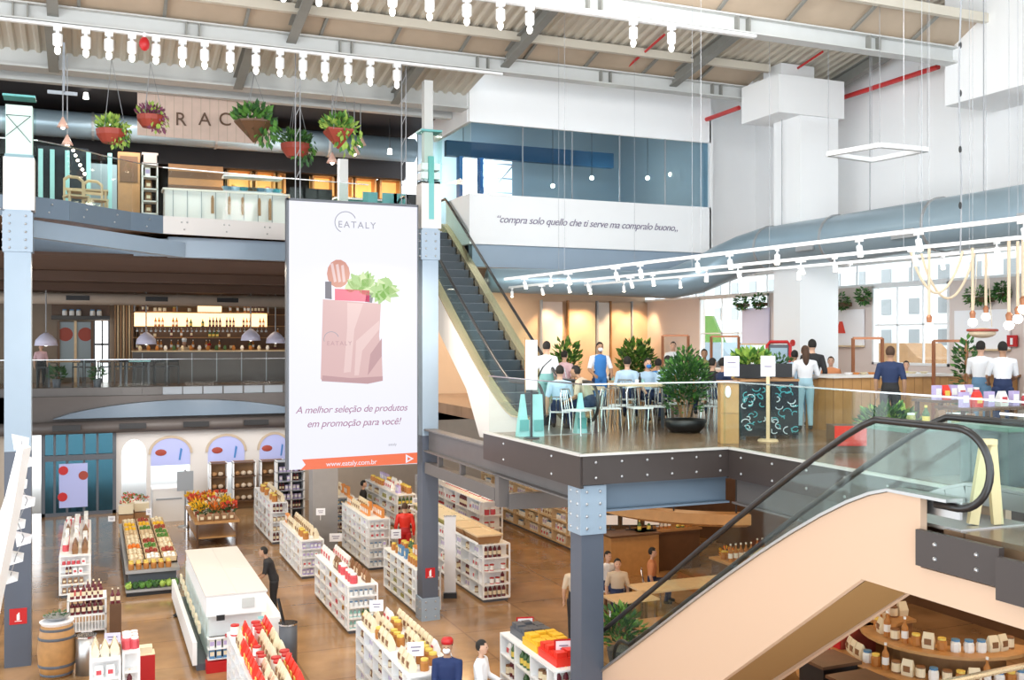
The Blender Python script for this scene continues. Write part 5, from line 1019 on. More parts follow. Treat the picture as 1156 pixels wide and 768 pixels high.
def chair(x, y, z, rz, m='chrome', label='', proto={}):
    if 'p' not in proto:
        t = thing('chair', label, 'chair', (x, y, z))
        MB().box(-.2, .2, -.2, .2, .43, .455).build('seat', 'cloth_white', t, local=True)
        for a in (-1, 1):
            for b in (-1, 1): MB().tube((a * .18, b * .18, .43), (a * .21, b * .21, 0), .013, seg=6).build('leg', m, t, local=True)
        b = MB().path([(-.19, .19, .44), (-.18, .23, .7), (-.14, .25, .82), (.14, .25, .82), (.18, .23, .7), (.19, .19, .44)], .012, 6); b.build('back_frame', m, t, local=True)
        b = MB(); [b.tube((k * .07, .2, .46), (k * .06, .25, .8), .007, seg=5) for k in (-1, 0, 1)]; b.build('back_bars', m, t, local=True)
        proto['p'] = Proto(t)
    return proto['p'].put((x, y, z), rz, label)
PX_ = [ # label, px, f, pose, deg, kwargs
 ('man in white shirt with dark shoulder strap, standing behind the escalator newel', 617, 20.3, 'stand', 165, dict(H=1.68, bag='black', pants='cloth_teal', shirt='cloth_white')),
 ('person in pale pink top sitting just right of the man with the strap', 637, 23.5, 'sit', 150, dict(shirt='cloth_pink', seat=.6)),
 ('dark-haired person in light blue sitting low beside the escalator newel', 632, 19.2, 'sit', 180, dict(shirt='cloth_sky', seat=.36)),
 ('waiter in white shirt and bright blue apron, facing the hall', 677, 22, 'stand', 15, dict(H=1.66, apron='cloth_blue', mask=True, hands=((-.2, -.28, 1.0), (.2, -.28, 1.0)))),
 ('person in pale striped shirt bending over a table in front of the waiter', 668, 19.0, 'sit', 250, dict(shirt='cloth_beige', lean=.5, seat=.45, hands=((-.2, -.45, .95), (.2, -.45, .95)))),
 ('person in light blue shirt seated back to the hall, right of the waiter', 708, 21.0, 'sit', 170, dict(shirt='cloth_sky', seat=.5)),
 ('person in white with a blue face mask leaning to the table', 731, 21.2, 'sit', 20, dict(shirt='cloth_sky', seat=.46, mask='cloth_blue', hands=((-.15, -.4, .95), (.15, -.4, .95)))),
 ('dark-haired person in blue seated next to the masked one', 743, 23.0, 'sit', 160, dict(shirt='cloth_blue', seat=.42)),
 ('person in light blue sleeves left of the big bush', 754, 21.0, 'sit', 200, dict(shirt='cloth_sky', seat=.52, sleeves='long')),
 ('person in white standing far behind the bush near a copper frame', 760, 27.5, 'stand', 0, dict(H=1.66, shirt='cloth_white')),
 ('person in white seated right of the bush', 788, 22.5, 'sit', 10, dict(shirt='cloth_white', seat=.5)),
 ('person in olive top seated behind the bush, facing the hall', 795, 25, 'sit', 0, dict(shirt='cloth_olive', seat=.62)),
 ('person in navy jacket seated sideways beside the wooden lectern', 816, 19.6, 'sit', 120, dict(shirt='cloth_navy', sleeves='long', seat=.5, hands=((-.15, -.38, .98), (.15, -.38, .98)))),
 ('second dark-dressed person just behind the navy jacket', 804, 21.5, 'sit', 140, dict(shirt='cloth_black', seat=.46)),
 ('person in pale yellow seated behind the white menu card', 841, 22.5, 'sit', 20, dict(shirt='cloth_yellow', seat=.58)),
 ('person in white seated left of the green planter box', 858, 23.0, 'sit', 10, dict(shirt='cloth_white', seat=.64)),
 ('woman with long hair in white top and light blue jeans at the chalkboard counter', 909, 19.2, 'stand', 190, dict(H=1.6, shirt='cloth_white', sleeves='long', pants='cloth_lightjeans', long_hair=True, hair='hair_brown', hands=((-.2, -.3, 1.05), (.2, -.3, 1.05)))),
 ('tall man in black beside the woman in light jeans', 917, 20.0, 'stand', 195, dict(H=1.72, shirt='cloth_black', sleeves='long', pants='cloth_jeans')),
 ('person in blue and white left of the woman in light jeans', 897, 20.6, 'stand', 170, dict(H=1.5, shirt='cloth_sky', pants='cloth_navy')),
 ('child in orange top at the left end of the wooden counter', 938, 21.5, 'sit', 0, dict(H=1.45, shirt='cloth_orange', seat=.62, hair='hair_brown')),
 ('woman in dark navy with hair in a bun before the wooden counter', 1005, 17.2, 'stand', 175, dict(H=1.6, shirt='cloth_navy', pants='cloth_black', hair='hair_brown')),
 ('person in yellow-green top behind the wooden counter', 1023, 20.6, 'stand', 0, dict(H=1.28, shirt='cloth_yellow')),
 ('left waiter in white shirt at the right side, back to the hall', 1107, 18.2, 'stand', 160, dict(H=1.69, shirt='cloth_white', pants='cloth_jeans', apron='cloth_navy', hands=((-.18, -.3, 1.0), (.18, -.3, 1.0)))),
 ('right waiter in white shirt beside the other waiter, head bowed', 1132, 17.6, 'stand', 190, dict(H=1.68, shirt='cloth_white', pants='cloth_navy', hands=((-.18, -.32, 1.0), (.18, -.32, 1.0)))),
]
for (lab, px, f, pose, deg, kw) in PX_:
    x, y = atf(px, f); rz = cam_rz(x, y, deg); sk = kw.pop('skin', R.choice(['skin_light', 'skin_light', 'skin_mid'])); person(lab, x, y, L1, rz, pose, skin=sk, **kw)
    if pose == 'sit':
        sx, sy = x, y; c_ = chair(sx, sy, L1, rz, label='metal chair under the ' + lab[lab.find('person') if 'person' in lab else 0:][:46].rsplit(' ', 1)[0]); c_.scale = (1, 1, (kw.get('seat', .46)) / .46)
x, y = atz(505, 722, 1.7); person('person in dark blue jacket and red cap with crossed arms at the bottom', x, y, 0, cam_rz(x, y, -10), shirt='cloth_royal', sleeves='long', pants='cloth_black', hat='red', mask=True, skin='skin_mid', hands=((-.05, -.27, 1.06), (.06, -.28, 1.03)))
x, y = atz(543, 722, 1.66); person('woman with dark hair in white blouse walking at the bottom, seen side-on', x, y, 0, cam_rz(x, y, 75), 'walk', 1.64, shirt='cloth_white', sleeves='long', pants='cloth_navy', long_hair=False, hands=((-.12, -.3, 1.08), (.15, -.28, 1.05)))
x, y = 3.72, 22.6; person('worker in black leaning over the right side of the white island counter', x, y, 0, cam_rz(x, y, -95), 'stand', 1.66, shirt='cloth_black', pants='cloth_black', lean=.35, hands=((-.15, -.42, .95), (.15, -.42, .95)), skin='skin_mid')
x, y = atf(697, 22.4); person('person in pale shirt seated under the mezzanine right of the corner column', x, y, 0, cam_rz(x, y, 10), 'sit', shirt='cloth_beige', pants='cloth_navy'); chair(x, y, 0, cam_rz(x, y, 10), label='metal chair under the pale-shirted person below the mezzanine')
x, y = atf(686, 23.2); person('person in white seated close behind the corner column', x, y, 0, cam_rz(x, y, 40), 'sit', shirt='cloth_white'); chair(x, y, 0, cam_rz(x, y, 40), label='metal chair close behind the corner column')
x, y = atf(736, 23.6); person('person in orange top at the long pale table under the mezzanine', x, y, 0, cam_rz(x, y, 90), 'sit', shirt='cloth_orange', skin='skin_light'); chair(x, y, 0, cam_rz(x, y, 90), label='metal chair under the orange-topped person at the long table')
x, y = atf(650, 20.6); person('person in pale top half hidden by the left side of the corner column', x, y, 0, cam_rz(x, y, 180), 'stand', 1.7, shirt='cloth_beige', pants='cloth_black')
x, y = atf(410, 31.8); person('shopper in black behind the bottled shelves under the screen', x, y, 0, cam_rz(x, y, 90), 'stand', 1.75, shirt='cloth_black', pants='cloth_black')
x, y = atf(457, 27.6); person('shopper in a bright red coat under the screen corner', x, y, 0, cam_rz(x, y, 180), 'stand', 1.72, shirt='red_bright', sleeves='long', pants='red', hair='hair_brown')
x = aty(208, 43.4); person('cook in cream jacket behind the far bar', x, 43.4, L1, cam_rz(x, 43.4, 0), 'stand', 1.7, shirt='cloth_beige', sleeves='long', hat='cloth_white', pants='cloth_black')
x = aty(236, 43.4); person('barman with a red cap behind the far bar', x, 43.4, L1, cam_rz(x, 43.4, 20), 'stand', 1.55, shirt='cloth_beige', hat='red', pants='cloth_black')
x = aty(46, 40.6); person('person in pale pink by the left end of the far mezzanine', x, 40.6, L1, cam_rz(x, 40.6, 10), 'stand', 1.55, shirt='cloth_pink', pants='cloth_black')
x, y = atf(508, 24.2); t = thing('roll_up_banner', 'tall white roll-up banner just right of the middle column', 'banner', (x, y, 0), None, cam_rz(x, y, 0)); MB().box(-.16, .16, -.1, .1, 0, .12).build('base', 'black', t, local=True); MB().box(-.14, .14, -.012, .012, .12, 1.95).build('sheet', 'paper_white', t, local=True); MB().box(-.15, .15, -.02, .02, 1.95, 1.98).build('top_bar', 'chrome', t, local=True)
# ================= MEZZANINE RESTAURANT, RIGHT
def atl(px, f): return atf(px, f)
for (px, f, w_, h_, lab, top) in ((724, 20.0, .95, .84, 'pale wooden cafe table left of the big bush', 'wood_pale'), (655, 20.4, 1.0, .76, 'cafe table behind the escalator newel', 'wood_pale'), (760, 23.5, .9, .76, 'cafe table behind the big bush', 'wood_pale'),
        (800, 23.4, .9, .78, 'cafe table right of the big bush', 'wood_mid'), (845, 21.2, .9, .8, 'cafe table behind the menu card', 'wood_mid'), (690, 22.8, .8, .8, 'cafe table beside the waiter in the blue apron', 'wood_pale')):
    x, y = atl(px, f); table('cafe_table', lab, x, y, L1, w_, w_ * .8, h_, top, 'deep_slate', cam_rz(x, y, 0))
    for k in range(3): q = thing('cup', ['white cup on the ', 'dark bottle on the ', 'glass on the '][k] + lab[:44], ['cup', 'bottle', 'glass'][k], (x + .1 * k - .1, y + .06 * k, L1 + h_)); MB().lathe([(.03, 0), (.04, .09)] if k != 1 else [(.03, 0), (.03, .12), (.012, .16), (.012, .22)], seg=10).build(['cup_body', 'bottle_body', 'glass_body'][k], ['paper_white', 'black', 'teal_light'][k], q, local=True)
for k, (px, f, d_) in enumerate(((651, 18.2, 60), (686, 18.8, 200), (700, 19.6, 170), (722, 18.9, 20), (741, 19.3, 190), (758, 20.2, 40), (806, 19.4, 160), (813, 20.8, 30), (1000, 18.5, 180), (1080, 17.3, 120))):
    x, y = atl(px, f); chair(x, y, L1, cam_rz(x, y, d_), label=['empty metal chair nearest the escalator newel', 'empty metal chair left of the cafe tables', 'empty metal chair before the seated blue shirt', 'empty metal chair at the pale table', 'empty metal chair right of the pale table', 'empty metal chair behind the bush pot', 'empty metal chair right of the bush pot', 'empty metal chair behind the lectern', 'empty metal chair in front of the wooden counter', 'empty metal chair by the display tables'][k])
# big bush
x, y = atz(773.5, 488, L1); t = thing('potted_bush', 'big round green bush in a black bowl at the mezzanine edge', 'plant', (x, y, L1))
MB().lathe([(.26, 0), (.36, .1), (.4, .24), (.36, .24), (.33, .2)], (x, y, L1), 22).build('pot', 'black', t, smooth=True); MB().lathe([(.35, .25), (.1, .3)], (x, y, L1 - .08), 14).build('soil', 'soil', t)
b = MB()
for k in range(7): a = k * 2.4; b.path([(x + .08 * math.cos(a), y + .08 * math.sin(a), L1 + .28), (x + .18 * math.cos(a + .3), y + .18 * math.sin(a + .3), L1 + .7), (x + .26 * math.cos(a), y + .26 * math.sin(a), L1 + 1.1)], .012, 5)
b.build('stems', 'wood_mid', t); MB().leaves((x, y, L1 + 1.0), (.46, .46, .42), 1700, .09, 0, 0, .4, [0, 1, 2]).leaves((x, y, L1 + .62), (.38, .38, .3), 260, .11, 0, 0, .3, [0, 1, 2]).leaves((x + .02, y, L1 + 1.4), (.2, .2, .18), 90, .1, 0, 0, .5, [0, 1]).build('foliage', ['leaf', 'leaf_dark', 'leaf_dark'], t)
# lectern, menu post, chalkboards
x, y = atz(822, 500, L1); t = thing('lectern', 'light wooden reception lectern at the mezzanine edge', 'lectern', (x, y, L1), None, cam_rz(x, y, 10)); MB().box(-.15, .15, -.15, .15, 0, 1.0).build('body', 'wood_light', t, local=True); MB().box(-.17, .17, -.17, .17, 1.0, 1.04).build('top', 'wood_mid', t, local=True); MB().box(-.15, .15, -.156, -.15, .5, .505).build('joint', 'wood_dark', t, local=True); MB().ball((-.03, -.16, .86), (.05, .02, .1), 10, 8).build('sanitizer', 'paper_white', t, local=True)
x2, y2 = atf(826, 17.4); t = thing('menu_card', 'lilac-white menu card held up above the lectern', 'sign', (x2, y2, L1 + 1.04), None, cam_rz(x2, y2, 0)); MB().box(-.13, .13, -.01, .01, .05, .4).build('sheet', 'paper_lilac', t, local=True); MB().tube((0, .02, 0), (0, .02, .2), .01).build('stick', 'wood_mid', t, local=True); MB().box(-.07, .07, -.014, -.01, .28, .3).box(-.09, .09, -.014, -.01, .2, .21).build('print', 'paper_ink', t, local=True)
x2, y2 = atz(867, 498, L1); t = thing('menu_post', 'pale wooden post with a white card, right of the lectern', 'sign', (x2, y2, L1), None, cam_rz(x2, y2, 0)); MB().box(-.03, .03, -.03, .03, 0, 1.15).lathe([(.18, 0), (.16, .03)], seg=14).build('post', 'wood_pale', t, local=True); MB().box(-.12, .12, -.035, -.03, 1.1, 1.45).build('card', 'paper_white', t, local=True); MB().box(-.06, .06, -.04, -.035, 1.26, 1.28).build('print', 'paper_ink', t, local=True)
for k, (pa, pb, f) in enumerate(((836, 864, 17.3), (870, 901, 17.5))):
    xa_, ya_ = atf(pa, f); xb_, yb_ = atf(pb, f); wd = math.dist((xa_, ya_), (xb_, yb_)); t = thing('chalkboard', ['left dark chalkboard with blue and white drawings', 'right dark chalkboard with blue and white drawings'][k], 'board', ((xa_ + xb_) / 2, (ya_ + yb_) / 2, L1), None, -TH)
    MB().box(-wd / 2, wd / 2, -.03, .03, .06, 1.0).build('panel', 'board_dark', t, local=True); MB().box(-wd / 2 - .01, wd / 2 + .01, -.05, .05, 1.0, 1.04).build('ledge', 'wood_mid', t, local=True)
    for q in (-1, 1): MB().box(q * wd * .4 - .02, q * wd * .4 + .02, -.12, .12, 0, .06).build('foot', 'deep_slate', t, local=True)
    for j in range(26):
        u, v_ = R.uniform(-wd * .42, wd * .42), R.uniform(.14, .92); r_ = R.uniform(.03, .08); a0 = R.uniform(0, 6); pts = [(u + r_ * math.cos(a0 + q * .6), -.034, v_ + r_ * math.sin(a0 + q * .6) * .8) for q in range(6)]
        pts = [(max(-wd * .48, min(wd * .48, p[0])), p[1], p[2]) for p in pts]; MB().path(pts, .009, 4).build('chalk_drawing', ['chalk', 'chalk_teal', 'chalk_teal'][j % 3], t, local=True)
t = thing('planter_box', 'black planter box with green leaves on top of the left chalkboard', 'planter', (*atf(850, 17.9), L1 + 1.04), None, -TH); MB().box(-.3, .3, -.12, .12, 0, .25).build('box', 'black', t, local=True); MB().leaves((0, 0, .34), (.32, .14, .14), 220, .14, 0, 0, .6, [0, 1]).build('foliage', ['leaf', 'leaf_lime'], t, local=True)
t = thing('planter_box', 'black planter box behind the menu post', 'planter', (*atf(880, 18.4), L1 + 1.04), None, -TH); MB().box(-.2, .2, -.12, .12, 0, .25).build('box', 'black', t, local=True); MB().leaves((0, 0, .3), (.2, .12, .08), 50, .1, 0, 0, .6).build('foliage', 'leaf_dark', t, local=True)
counter('service_counter', 'low dark counter behind the two chalkboards', atf(838, 18.2)[0], atf(885, 18.6)[0], 15.05, 15.35, L1, 1.04, 'black', 'wood_mid')
# coin machine with red arch, extinguisher disc
x, y = atf(879, 21.6); t = thing('drinks_machine', 'machine with rounded red frame and dark screen by the pillar', 'machine', (x, y, L1), None, cam_rz(x, y, 0)); MB().box(-.22, .22, -.15, .15, 0, 1.62).build('body', 'deep_slate', t, local=True); MB().path([(-.24, -.17, .9), (-.24, -.17, 1.6), (-.18, -.17, 1.68), (.18, -.17, 1.68), (.24, -.17, 1.6), (.24, -.17, .9)], .035, 8).build('red_frame', 'red', t, local=True); MB().box(-.18, .18, -.16, -.15, 1.15, 1.55).build('screen', 'duct_blue', t, local=True)
# wooden counter with white top
xa_, ya_ = atz(941, 487, L1); t = counter('wooden_counter', 'long plank-fronted wooden counter with white top', xa_, xa_ + 2.9, ya_, ya_ + .8, L1, 1.05, 'wood_light', 'stone_counter', planks=.22, mseam='wood_mid')
xa2, ya2 = atf(1058, 20); counter('wooden_counter', 'short wooden counter behind the waiters', xa2, xa2 + 2.2, ya2, ya2 + .7, L1, 1.0, 'wood_light', 'wood_mid')
k = 0
for px in (958, 966, 974, 984, 1018, 1030, 1043):
    x, y = atf(px, 19.4 + R.uniform(-.1, .1)); y = ya_ + .3; x = aty(px, y); k += 1; q = thing('dish', ['first', 'second', 'third', 'fourth', 'fifth', 'sixth', 'seventh'][k - 1] + ' small dish from the left on the white-topped counter', 'dish', (x, y, L1 + 1.05)); MB().lathe([(.05, 0), (.09, .04), (.08, .04)], seg=12).build('plate', R.choice(['paper_white', 'g_orange', 'g_cream']), q, local=True)
def frame_(px0, px1, pyt, f, label, zb):
    a, b = atf(px0, f), atf(px1, f); z = EYE - (pyt - CY) * f / FPX; t = thing('copper_frame', label, 'frame', (*a, zb)); MB().bar((*a, z), (*b, z), .05, .05).build('top_bar', 'copper', t)
    for p in (a, b): MB().box(p[0] - .025, p[0] + .025, p[1] - .025, p[1] + .025, zb, z).build('upright', 'copper', t)
frame_(963, 996, 382, 19.9, 'copper frame on the left end of the wooden counter', L1 + 1.05); frame_(1054, 1091, 385, 19.3, 'copper frame on the right end of the wooden counter', L1)
frame_(748, 777, 379, 24.5, 'copper frame behind the big bush', L1); frame_(803, 834, 380, 24.5, 'copper frame behind the lectern', L1)
# displays at the right
for k, (px, f, w_, d_, h_, lab) in enumerate(((1075, 16.0, 1.1, .6, .78, 'dark-legged display table left of the waiters'), (1120, 15.2, 1.6, .7, .72, 'long display table with lilac and red boxes in front of the waiters'))):
    x, y = atf(px, f); table('display_table', lab, x, y, L1, w_, d_, h_, 'wood_dark', 'wood_dark', 0)
    for j in range(6): g = G[['tea', 'bagred', 'tea', 'bagwhite', 'tea', 'jam'][j]]; lab2 = '%s %s on the display tables by the waiters' % (g.col, g.nm); g.put((x - w_ / 2 + .12 + j * (w_ - .2) / 5.5, y - .1, L1 + h_), 0, lab2, lab2 + ', look-alikes', 1.2)
x, y = atf(1058, 12.9); c_ = counter('low_display', 'low dark brown display counter behind the escalator newel', x - .7, x + .9, y - .2, y + .5, L1, .62, 'wood_dark', 'fridge_green')
x, y = atf(1150, 12.0); c_ = counter('low_display', 'low greenish display counter at the right edge', x - .4, x + 1.2, y - .2, y + .5, L1, .7, 'deep_slate', 'fridge_green')
for j in range(5): g = G[['pickle', 'oil', 'bagbrown', 'pickle', 'coffee'][j]]; lab2 = '%s %s on the low displays behind the newel' % (g.col, g.nm); g.put((atf(1035 + j * 17, 12.95)[0], atf(1035 + j * 17, 12.95)[1] + .1, L1 + .62), 0, lab2, lab2 + ', look-alikes', 1)
x, y = atf(978, 15.2); t = thing('red_banner', 'low red display front with a round white badge and white lettering', 'sign', (x, y, L1), None, -TH); MB().box(-.5, .45, -.05, .35, 0, .42).build('body', 'wood_dark', t, local=True); MB().box(-.5, .45, -.07, -.05, .12, .42).build('red_front', 'red_bright', t, local=True); MB().path([(.36, -.075, .27), (.36, -.085, .27)], .1, 18).build('badge', 'paper_lilac', t, local=True)
x, y = atf(1003, 15.9); t = thing('potted_fern', 'bushy green fern before the woman in navy', 'plant', (x, y, L1)); MB().lathe([(.16, 0), (.24, .3)], (x, y, L1), 14).build('pot', 'wood_dark', t); MB().leaves((x, y, L1 + .42), (.5, .35, .2), 420, .16, .3, 0, .5, [0, 1, 2]).build('foliage', ['leaf', 'leaf_dark', 'leaf_lime'], t)
x, y = atf(1091, 18.8); t = thing('climbing_plant', 'tall narrow green plant left of the two waiters', 'plant', (x, y, L1)); MB().lathe([(.14, 0), (.18, .3)], (x, y, L1), 12).build('pot', 'wood_mid', t); MB().tube((x, y, L1 + .2), (x, y, L1 + 1.7), .015).build('stem', 'wood_mid', t); MB().leaves((x, y, L1 + 1.0), (.2, .2, .75), 300, .13, .2, 0, .2, [0, 1]).build('foliage', ['leaf', 'leaf_dark'], t)
# wall panels, plants on the wall
def wall_panel(px0, px1, y0, y1, label, m='wall_white', logo=None):
    Y0, Y1 = atx(px1, 17.74), atx(px0, 17.74); f = 17.74 * SN + (Y0 + Y1) / 2 * CS; z1, z0 = EYE - (y0 - CY) * f / FPX, EYE - (y1 - CY) * f / FPX
    t = thing('wall_panel', label, 'panel', (17.74, (Y0 + Y1) / 2, z0)); MB().box(17.72, 17.77, Y0, Y1, z0, z1).build('board', m, t); MB().box(17.66, 17.77, Y0, Y1, z0 - .04, z0).build('ledge', 'wood_pale', t)
    if logo: c = (Y0 + Y1) / 2; zc = z0 + (z1 - z0) * .45; MB().prismx([(c - .16, zc - .1), (c + .16, zc - .1), (c + .05, zc + .2), (c - .05, zc + .2)], 17.7, 17.72).build('emblem', 'red_bright', t)
wall_panel(927, 975, 350, 390, 'white wall panel with a small red emblem, left of the right window', 'paper_white', True); wall_panel(1078, 1140, 350, 394, 'large pale wall panel right of the window', 'paper_white')
wall_panel(838, 868, 348, 388, 'pale lined wall panel left of the white pillar', 'paper_lilac')
for (px, py, w_, lab) in ((924, 338, 13, 'round dark green plant ball on the wall beside the white pillar'), (949, 341, 26, 'wide green plant box on the wall over the emblem panel'), (976, 335, 9, 'small green plant on the wall left of the window'), (1106, 335, 32, 'big green wall planter right of the window'), (1133, 330, 8, 'small wall plant at the far right'), (838, 342, 15, 'left wall plant above the lined panel'), (858, 341, 13, 'right wall plant above the lined panel')):
    Y = atx(px, 17.6); f = 17.6 * SN + Y * CS; z = EYE - (py - CY) * f / FPX; r_ = w_ * f / FPX / 2; t = thing('wall_planter', lab, 'plant', (17.6, Y, z - r_ * .6)); MB().box(17.5, 17.76, Y - r_ * .8, Y + r_ * .8, z - .12, z - .02).build('box', 'wood_dark', t); MB().leaves((17.55, Y, z + .02), (.18, r_, .2), 320, .09, .3, 0, 0, [0, 1]).build('foliage', ['leaf', 'leaf_dark'], t)
Y = atx(1142, 17.7); t = thing('extinguisher_sign', 'red extinguisher sign on the right wall above the waiters', 'sign', (17.72, Y, zat(385, 17.7, Y) - .12)); MB().box(17.7, 17.74, Y - .12, Y + .12, zat(385, 17.7, Y) - .12, zat(385, 17.7, Y) + .12).build('plate', 'red', t); MB().box(17.69, 17.7, Y - .03, Y + .03, zat(385, 17.7, Y) - .08, zat(385, 17.7, Y) + .06).build('symbol', 'paper_white', t)
x, y = 15.6, 19.8; t = thing('extinguisher_disc', 'small red round mark on the lower part of the white pillar', 'sign', (15.58, 19.7, 6.05)); MB().path([(15.57, 19.7, 6.15), (15.6, 19.7, 6.15)], .08, 14).build('disc', 'red', t)
# rope lamps
def rope_lamp(px, pyb, f, label, kind='bulb'):
    x, y = atf(px, f); z = EYE - (pyb - CY) * f / FPX; t = thing('rope_pendant', label, 'lamp', (x, y, z)); MB().tube((x, y, z + .12), (x, y, 7.6), .022, seg=7).build('rope', 'cord_tan', t)
    MB().tube((x, y, 7.6), (x, y, 13.6), .004, seg=4).build('cable', 'cable_grey', t); MB().lathe([(.03, 0), (.045, .1), (.02, .14)], (x, y, z), 10).build('holder', 'copper', t); MB().ball((x, y, z - .04), .065 if kind == 'bulb' else .06, 12, 8).build('bulb', 'lamp_glow', t, smooth=True)
for k, (px, pyb, f) in enumerate(((1049, 366, 15), (1098, 361, 15), (1113, 355, 16), (1139, 364, 13.5), (1149, 357, 14), (1155, 346, 13.5))): rope_lamp(px, pyb, f, ['long bare rope pendant before the right window', 'rope pendant over the boat-shaped tray, left one', 'rope pendant over the boat-shaped tray, right one', 'lowest glowing rope pendant at the right edge', 'middle glowing rope pendant at the right edge', 'highest glowing rope pendant at the right edge'][k])
x, y = atf(1109, 15.5); t = thing('hanging_tray', 'boat-shaped reddish tray hanging under two rope pendants', 'tray', (x, y, 6.3)); MB().ball((x, y, EYE - (376 - CY) * 15.5 / FPX), (.24, .16, .08), 16, 8).build('tray', 'cord_tan', t, smooth=True); MB().path([(x + .25 * math.cos(a), y + .17 * math.sin(a), EYE - (373 - CY) * 15.5 / FPX) for a in [2 * PI * k / 20 for k in range(20)]], .02, 6, closed=True).build('rim', 'terracotta', t)
for sgn in (-.2, .2): MB().tube((x + sgn, y, 6.42), (x + sgn * .5, y, 7.5), .006, seg=4).build('cord', 'cord_tan', t)
for k, (a, b, low, f) in enumerate(((1028, 1087, 331, 15), (1040, 1100, 337, 15.4))):
    p, q = atf(a, f), atf(b, f); pts = []
    for j in range(15): u = j / 14; zt = 7.55 - (7.55 - (EYE - (low - CY) * f / FPX)) * math.sin(PI * u) ** .8; pts.append((lerp(p[0], q[0], u), lerp(p[1], q[1], u), zt))
    t = thing('rope_loop', ['front slack rope loop before the right window', 'rear slack rope loop before the right window'][k], 'rope', (*p, 6.9)); MB().path(pts, .02, 7).build('rope', 'cord_tan', t)
# ---- back wall of the mezzanine hall, warm alcoves
for k, (pa, pb, m) in enumerate(((612, 635, 'wall_pink'), (642, 672, 'lit_cream'), (675, 688, 'paper_white'), (690, 712, 'wall_warm'), (714, 734, 'lit_cream'), (738, 760, 'wall_pink'))):
    Y = 30.35; xa_, xb_ = aty(pa, Y), aty(pb, Y); m = {'lit_cream': 'wall_warm', 'paper_white': 'white_panel'}.get(m, m); t = thing('wall_niche', ['leftmost pink wall panel behind the diners', 'wide warm-lit wall panel behind the waiter', 'narrow white wall panel behind the diners', 'warm wall panel left of the bush', 'bright warm wall panel above the seated diners', 'pink wall panel behind the copper frame'][k], 'panel', ((xa_ + xb_) / 2, Y, L1)); MB().box(xa_, xb_, Y, Y + .1, L1, 7.5).build('panel', m, t); MB().box(xa_ - .04, xa_, Y - .05, Y + .1, L1, 7.55).build('edge', 'wood_mid' if k % 2 else 'ledge', t)
for px in (622, 652, 664, 703, 722): x = aty(px, 30.0); light('SPOT', (x, 29.6, 7.85), 220, (1, .66, .36), .05, (math.radians(16), 0, 0), math.radians(75))
for k, px in enumerate((634, 706, 716)):
    x = aty(px, 29.8); t = thing('potted_plant', ['leafy plant behind the man with the strap', 'leafy plant right of the waiter in the apron', 'small plant on the back wall of the mezzanine'][k], 'plant', (x, 29.4, L1)); MB().lathe([(.2, 0), (.28, .5)], (x, 29.4, L1), 12).build('pot', 'wood_dark', t); MB().leaves((x, 29.4, L1 + 1.1), (.4, .4, .6), 260, .22, 0, 0, .5, [0, 1]).build('foliage', ['leaf_dark', 'leaf'], t)
for (px, lab) in ((590, 'teal barrier panel at the foot of the upper escalator, left'), (606, 'teal barrier panel at the foot of the upper escalator, right'), (655, 'tall teal cone-shaped stand beside the escalator newel')):
    x, y = atf(px, 17.9 if px < 650 else 18.4); t = thing('floor_stand', lab, 'stand', (x, y, L1)); MB().add([(x - .11, y - .08, L1), (x + .11, y - .08, L1), (x + .11, y + .08, L1), (x - .11, y + .08, L1), (x - (.03 if px != 606 else .1), y - .02, L1 + .75), (x + (.03 if px != 606 else .1), y - .02, L1 + .75), (x + (.03 if px != 606 else .1), y + .02, L1 + .75), (x - (.03 if px != 606 else .1), y + .02, L1 + .75)], [(0, 3, 2, 1), (4, 5, 6, 7), (0, 1, 5, 4), (1, 2, 6, 5), (2, 3, 7, 6), (3, 0, 4, 7)]).build('panel', 'teal_light', t); MB().box(x - .09, x + .09, y - .09, y - .085, L1 + .1, L1 + .3).build('label', 'teal', t)
x, y = atf(600, 17.5); t = thing('notice_stand', 'tall white notice on a thin stand before the upper escalator', 'sign', (x, y, L1), None, -TH); MB().tube((0, 0, 0), (0, 0, 1.0), .02).lathe([(.15, 0), (.13, .02)], seg=12).build('stand', 'black', t, local=True); MB().box(-.1, .1, -.02, .0, .85, 1.72).build('board', 'paper_white', t, local=True); MB().box(-.12, -.1, -.02, .01, .8, 1.76).build('wood_edge', 'wood_mid', t, local=True)
# ================= FAR MEZZANINE BAR, LEFT
t = counter('bar_counter', 'long grey bar counter across the far mezzanine', aty(150, 42), aty(322, 42), 42, 42.6, L1, 1.3, 'fascia_grey', 'wood_pale')
for k in range(6): x = aty(160 + k * 28, 42); MB().box(x, x + .04, 41.97, 42, L1 + .05, L1 + 1.2).build('front_rib', 'ledge', t)
t = thing('hanging_shelf', 'warm-lit hanging bar shelf with stemware under it', 'shelf', (aty(228, 42.6), 42.6, 6.7)); xa_, xb_ = aty(152, 42.6), aty(303, 42.6)
MB().box(xa_, xb_, 42.4, 43.0, 7.32, 7.36).build('top_board', 'wood_mid', t); MB().box(xa_, xb_, 42.4, 43.0, 6.72, 6.77).build('bottom_board', 'wood_dark', t); MB().box(xa_, xb_, 42.96, 43.0, 6.77, 7.32).build('lit_back', 'lit_cream', t)
for px in (152, 200, 250, 303): x = aty(px, 42.6); MB().tube((x, 42.7, 7.36), (x, 42.7, 8.1), .03).build('hanger', 'cable_grey', t)
for k in range(30): x = xa_ + .1 + k * (xb_ - xa_ - .2) / 29; g = thing('wine_glass', 'wine glass hanging upside down under the lit bar shelf', 'glass', (x, 42.6, 6.55), 'glasses under the bar shelf'); MB().lathe([(.045, 0), (.05, .06), (.01, .09), (.008, .15), (.035, .16)], seg=8).build('bowl', 'duct_grey', g, local=True)
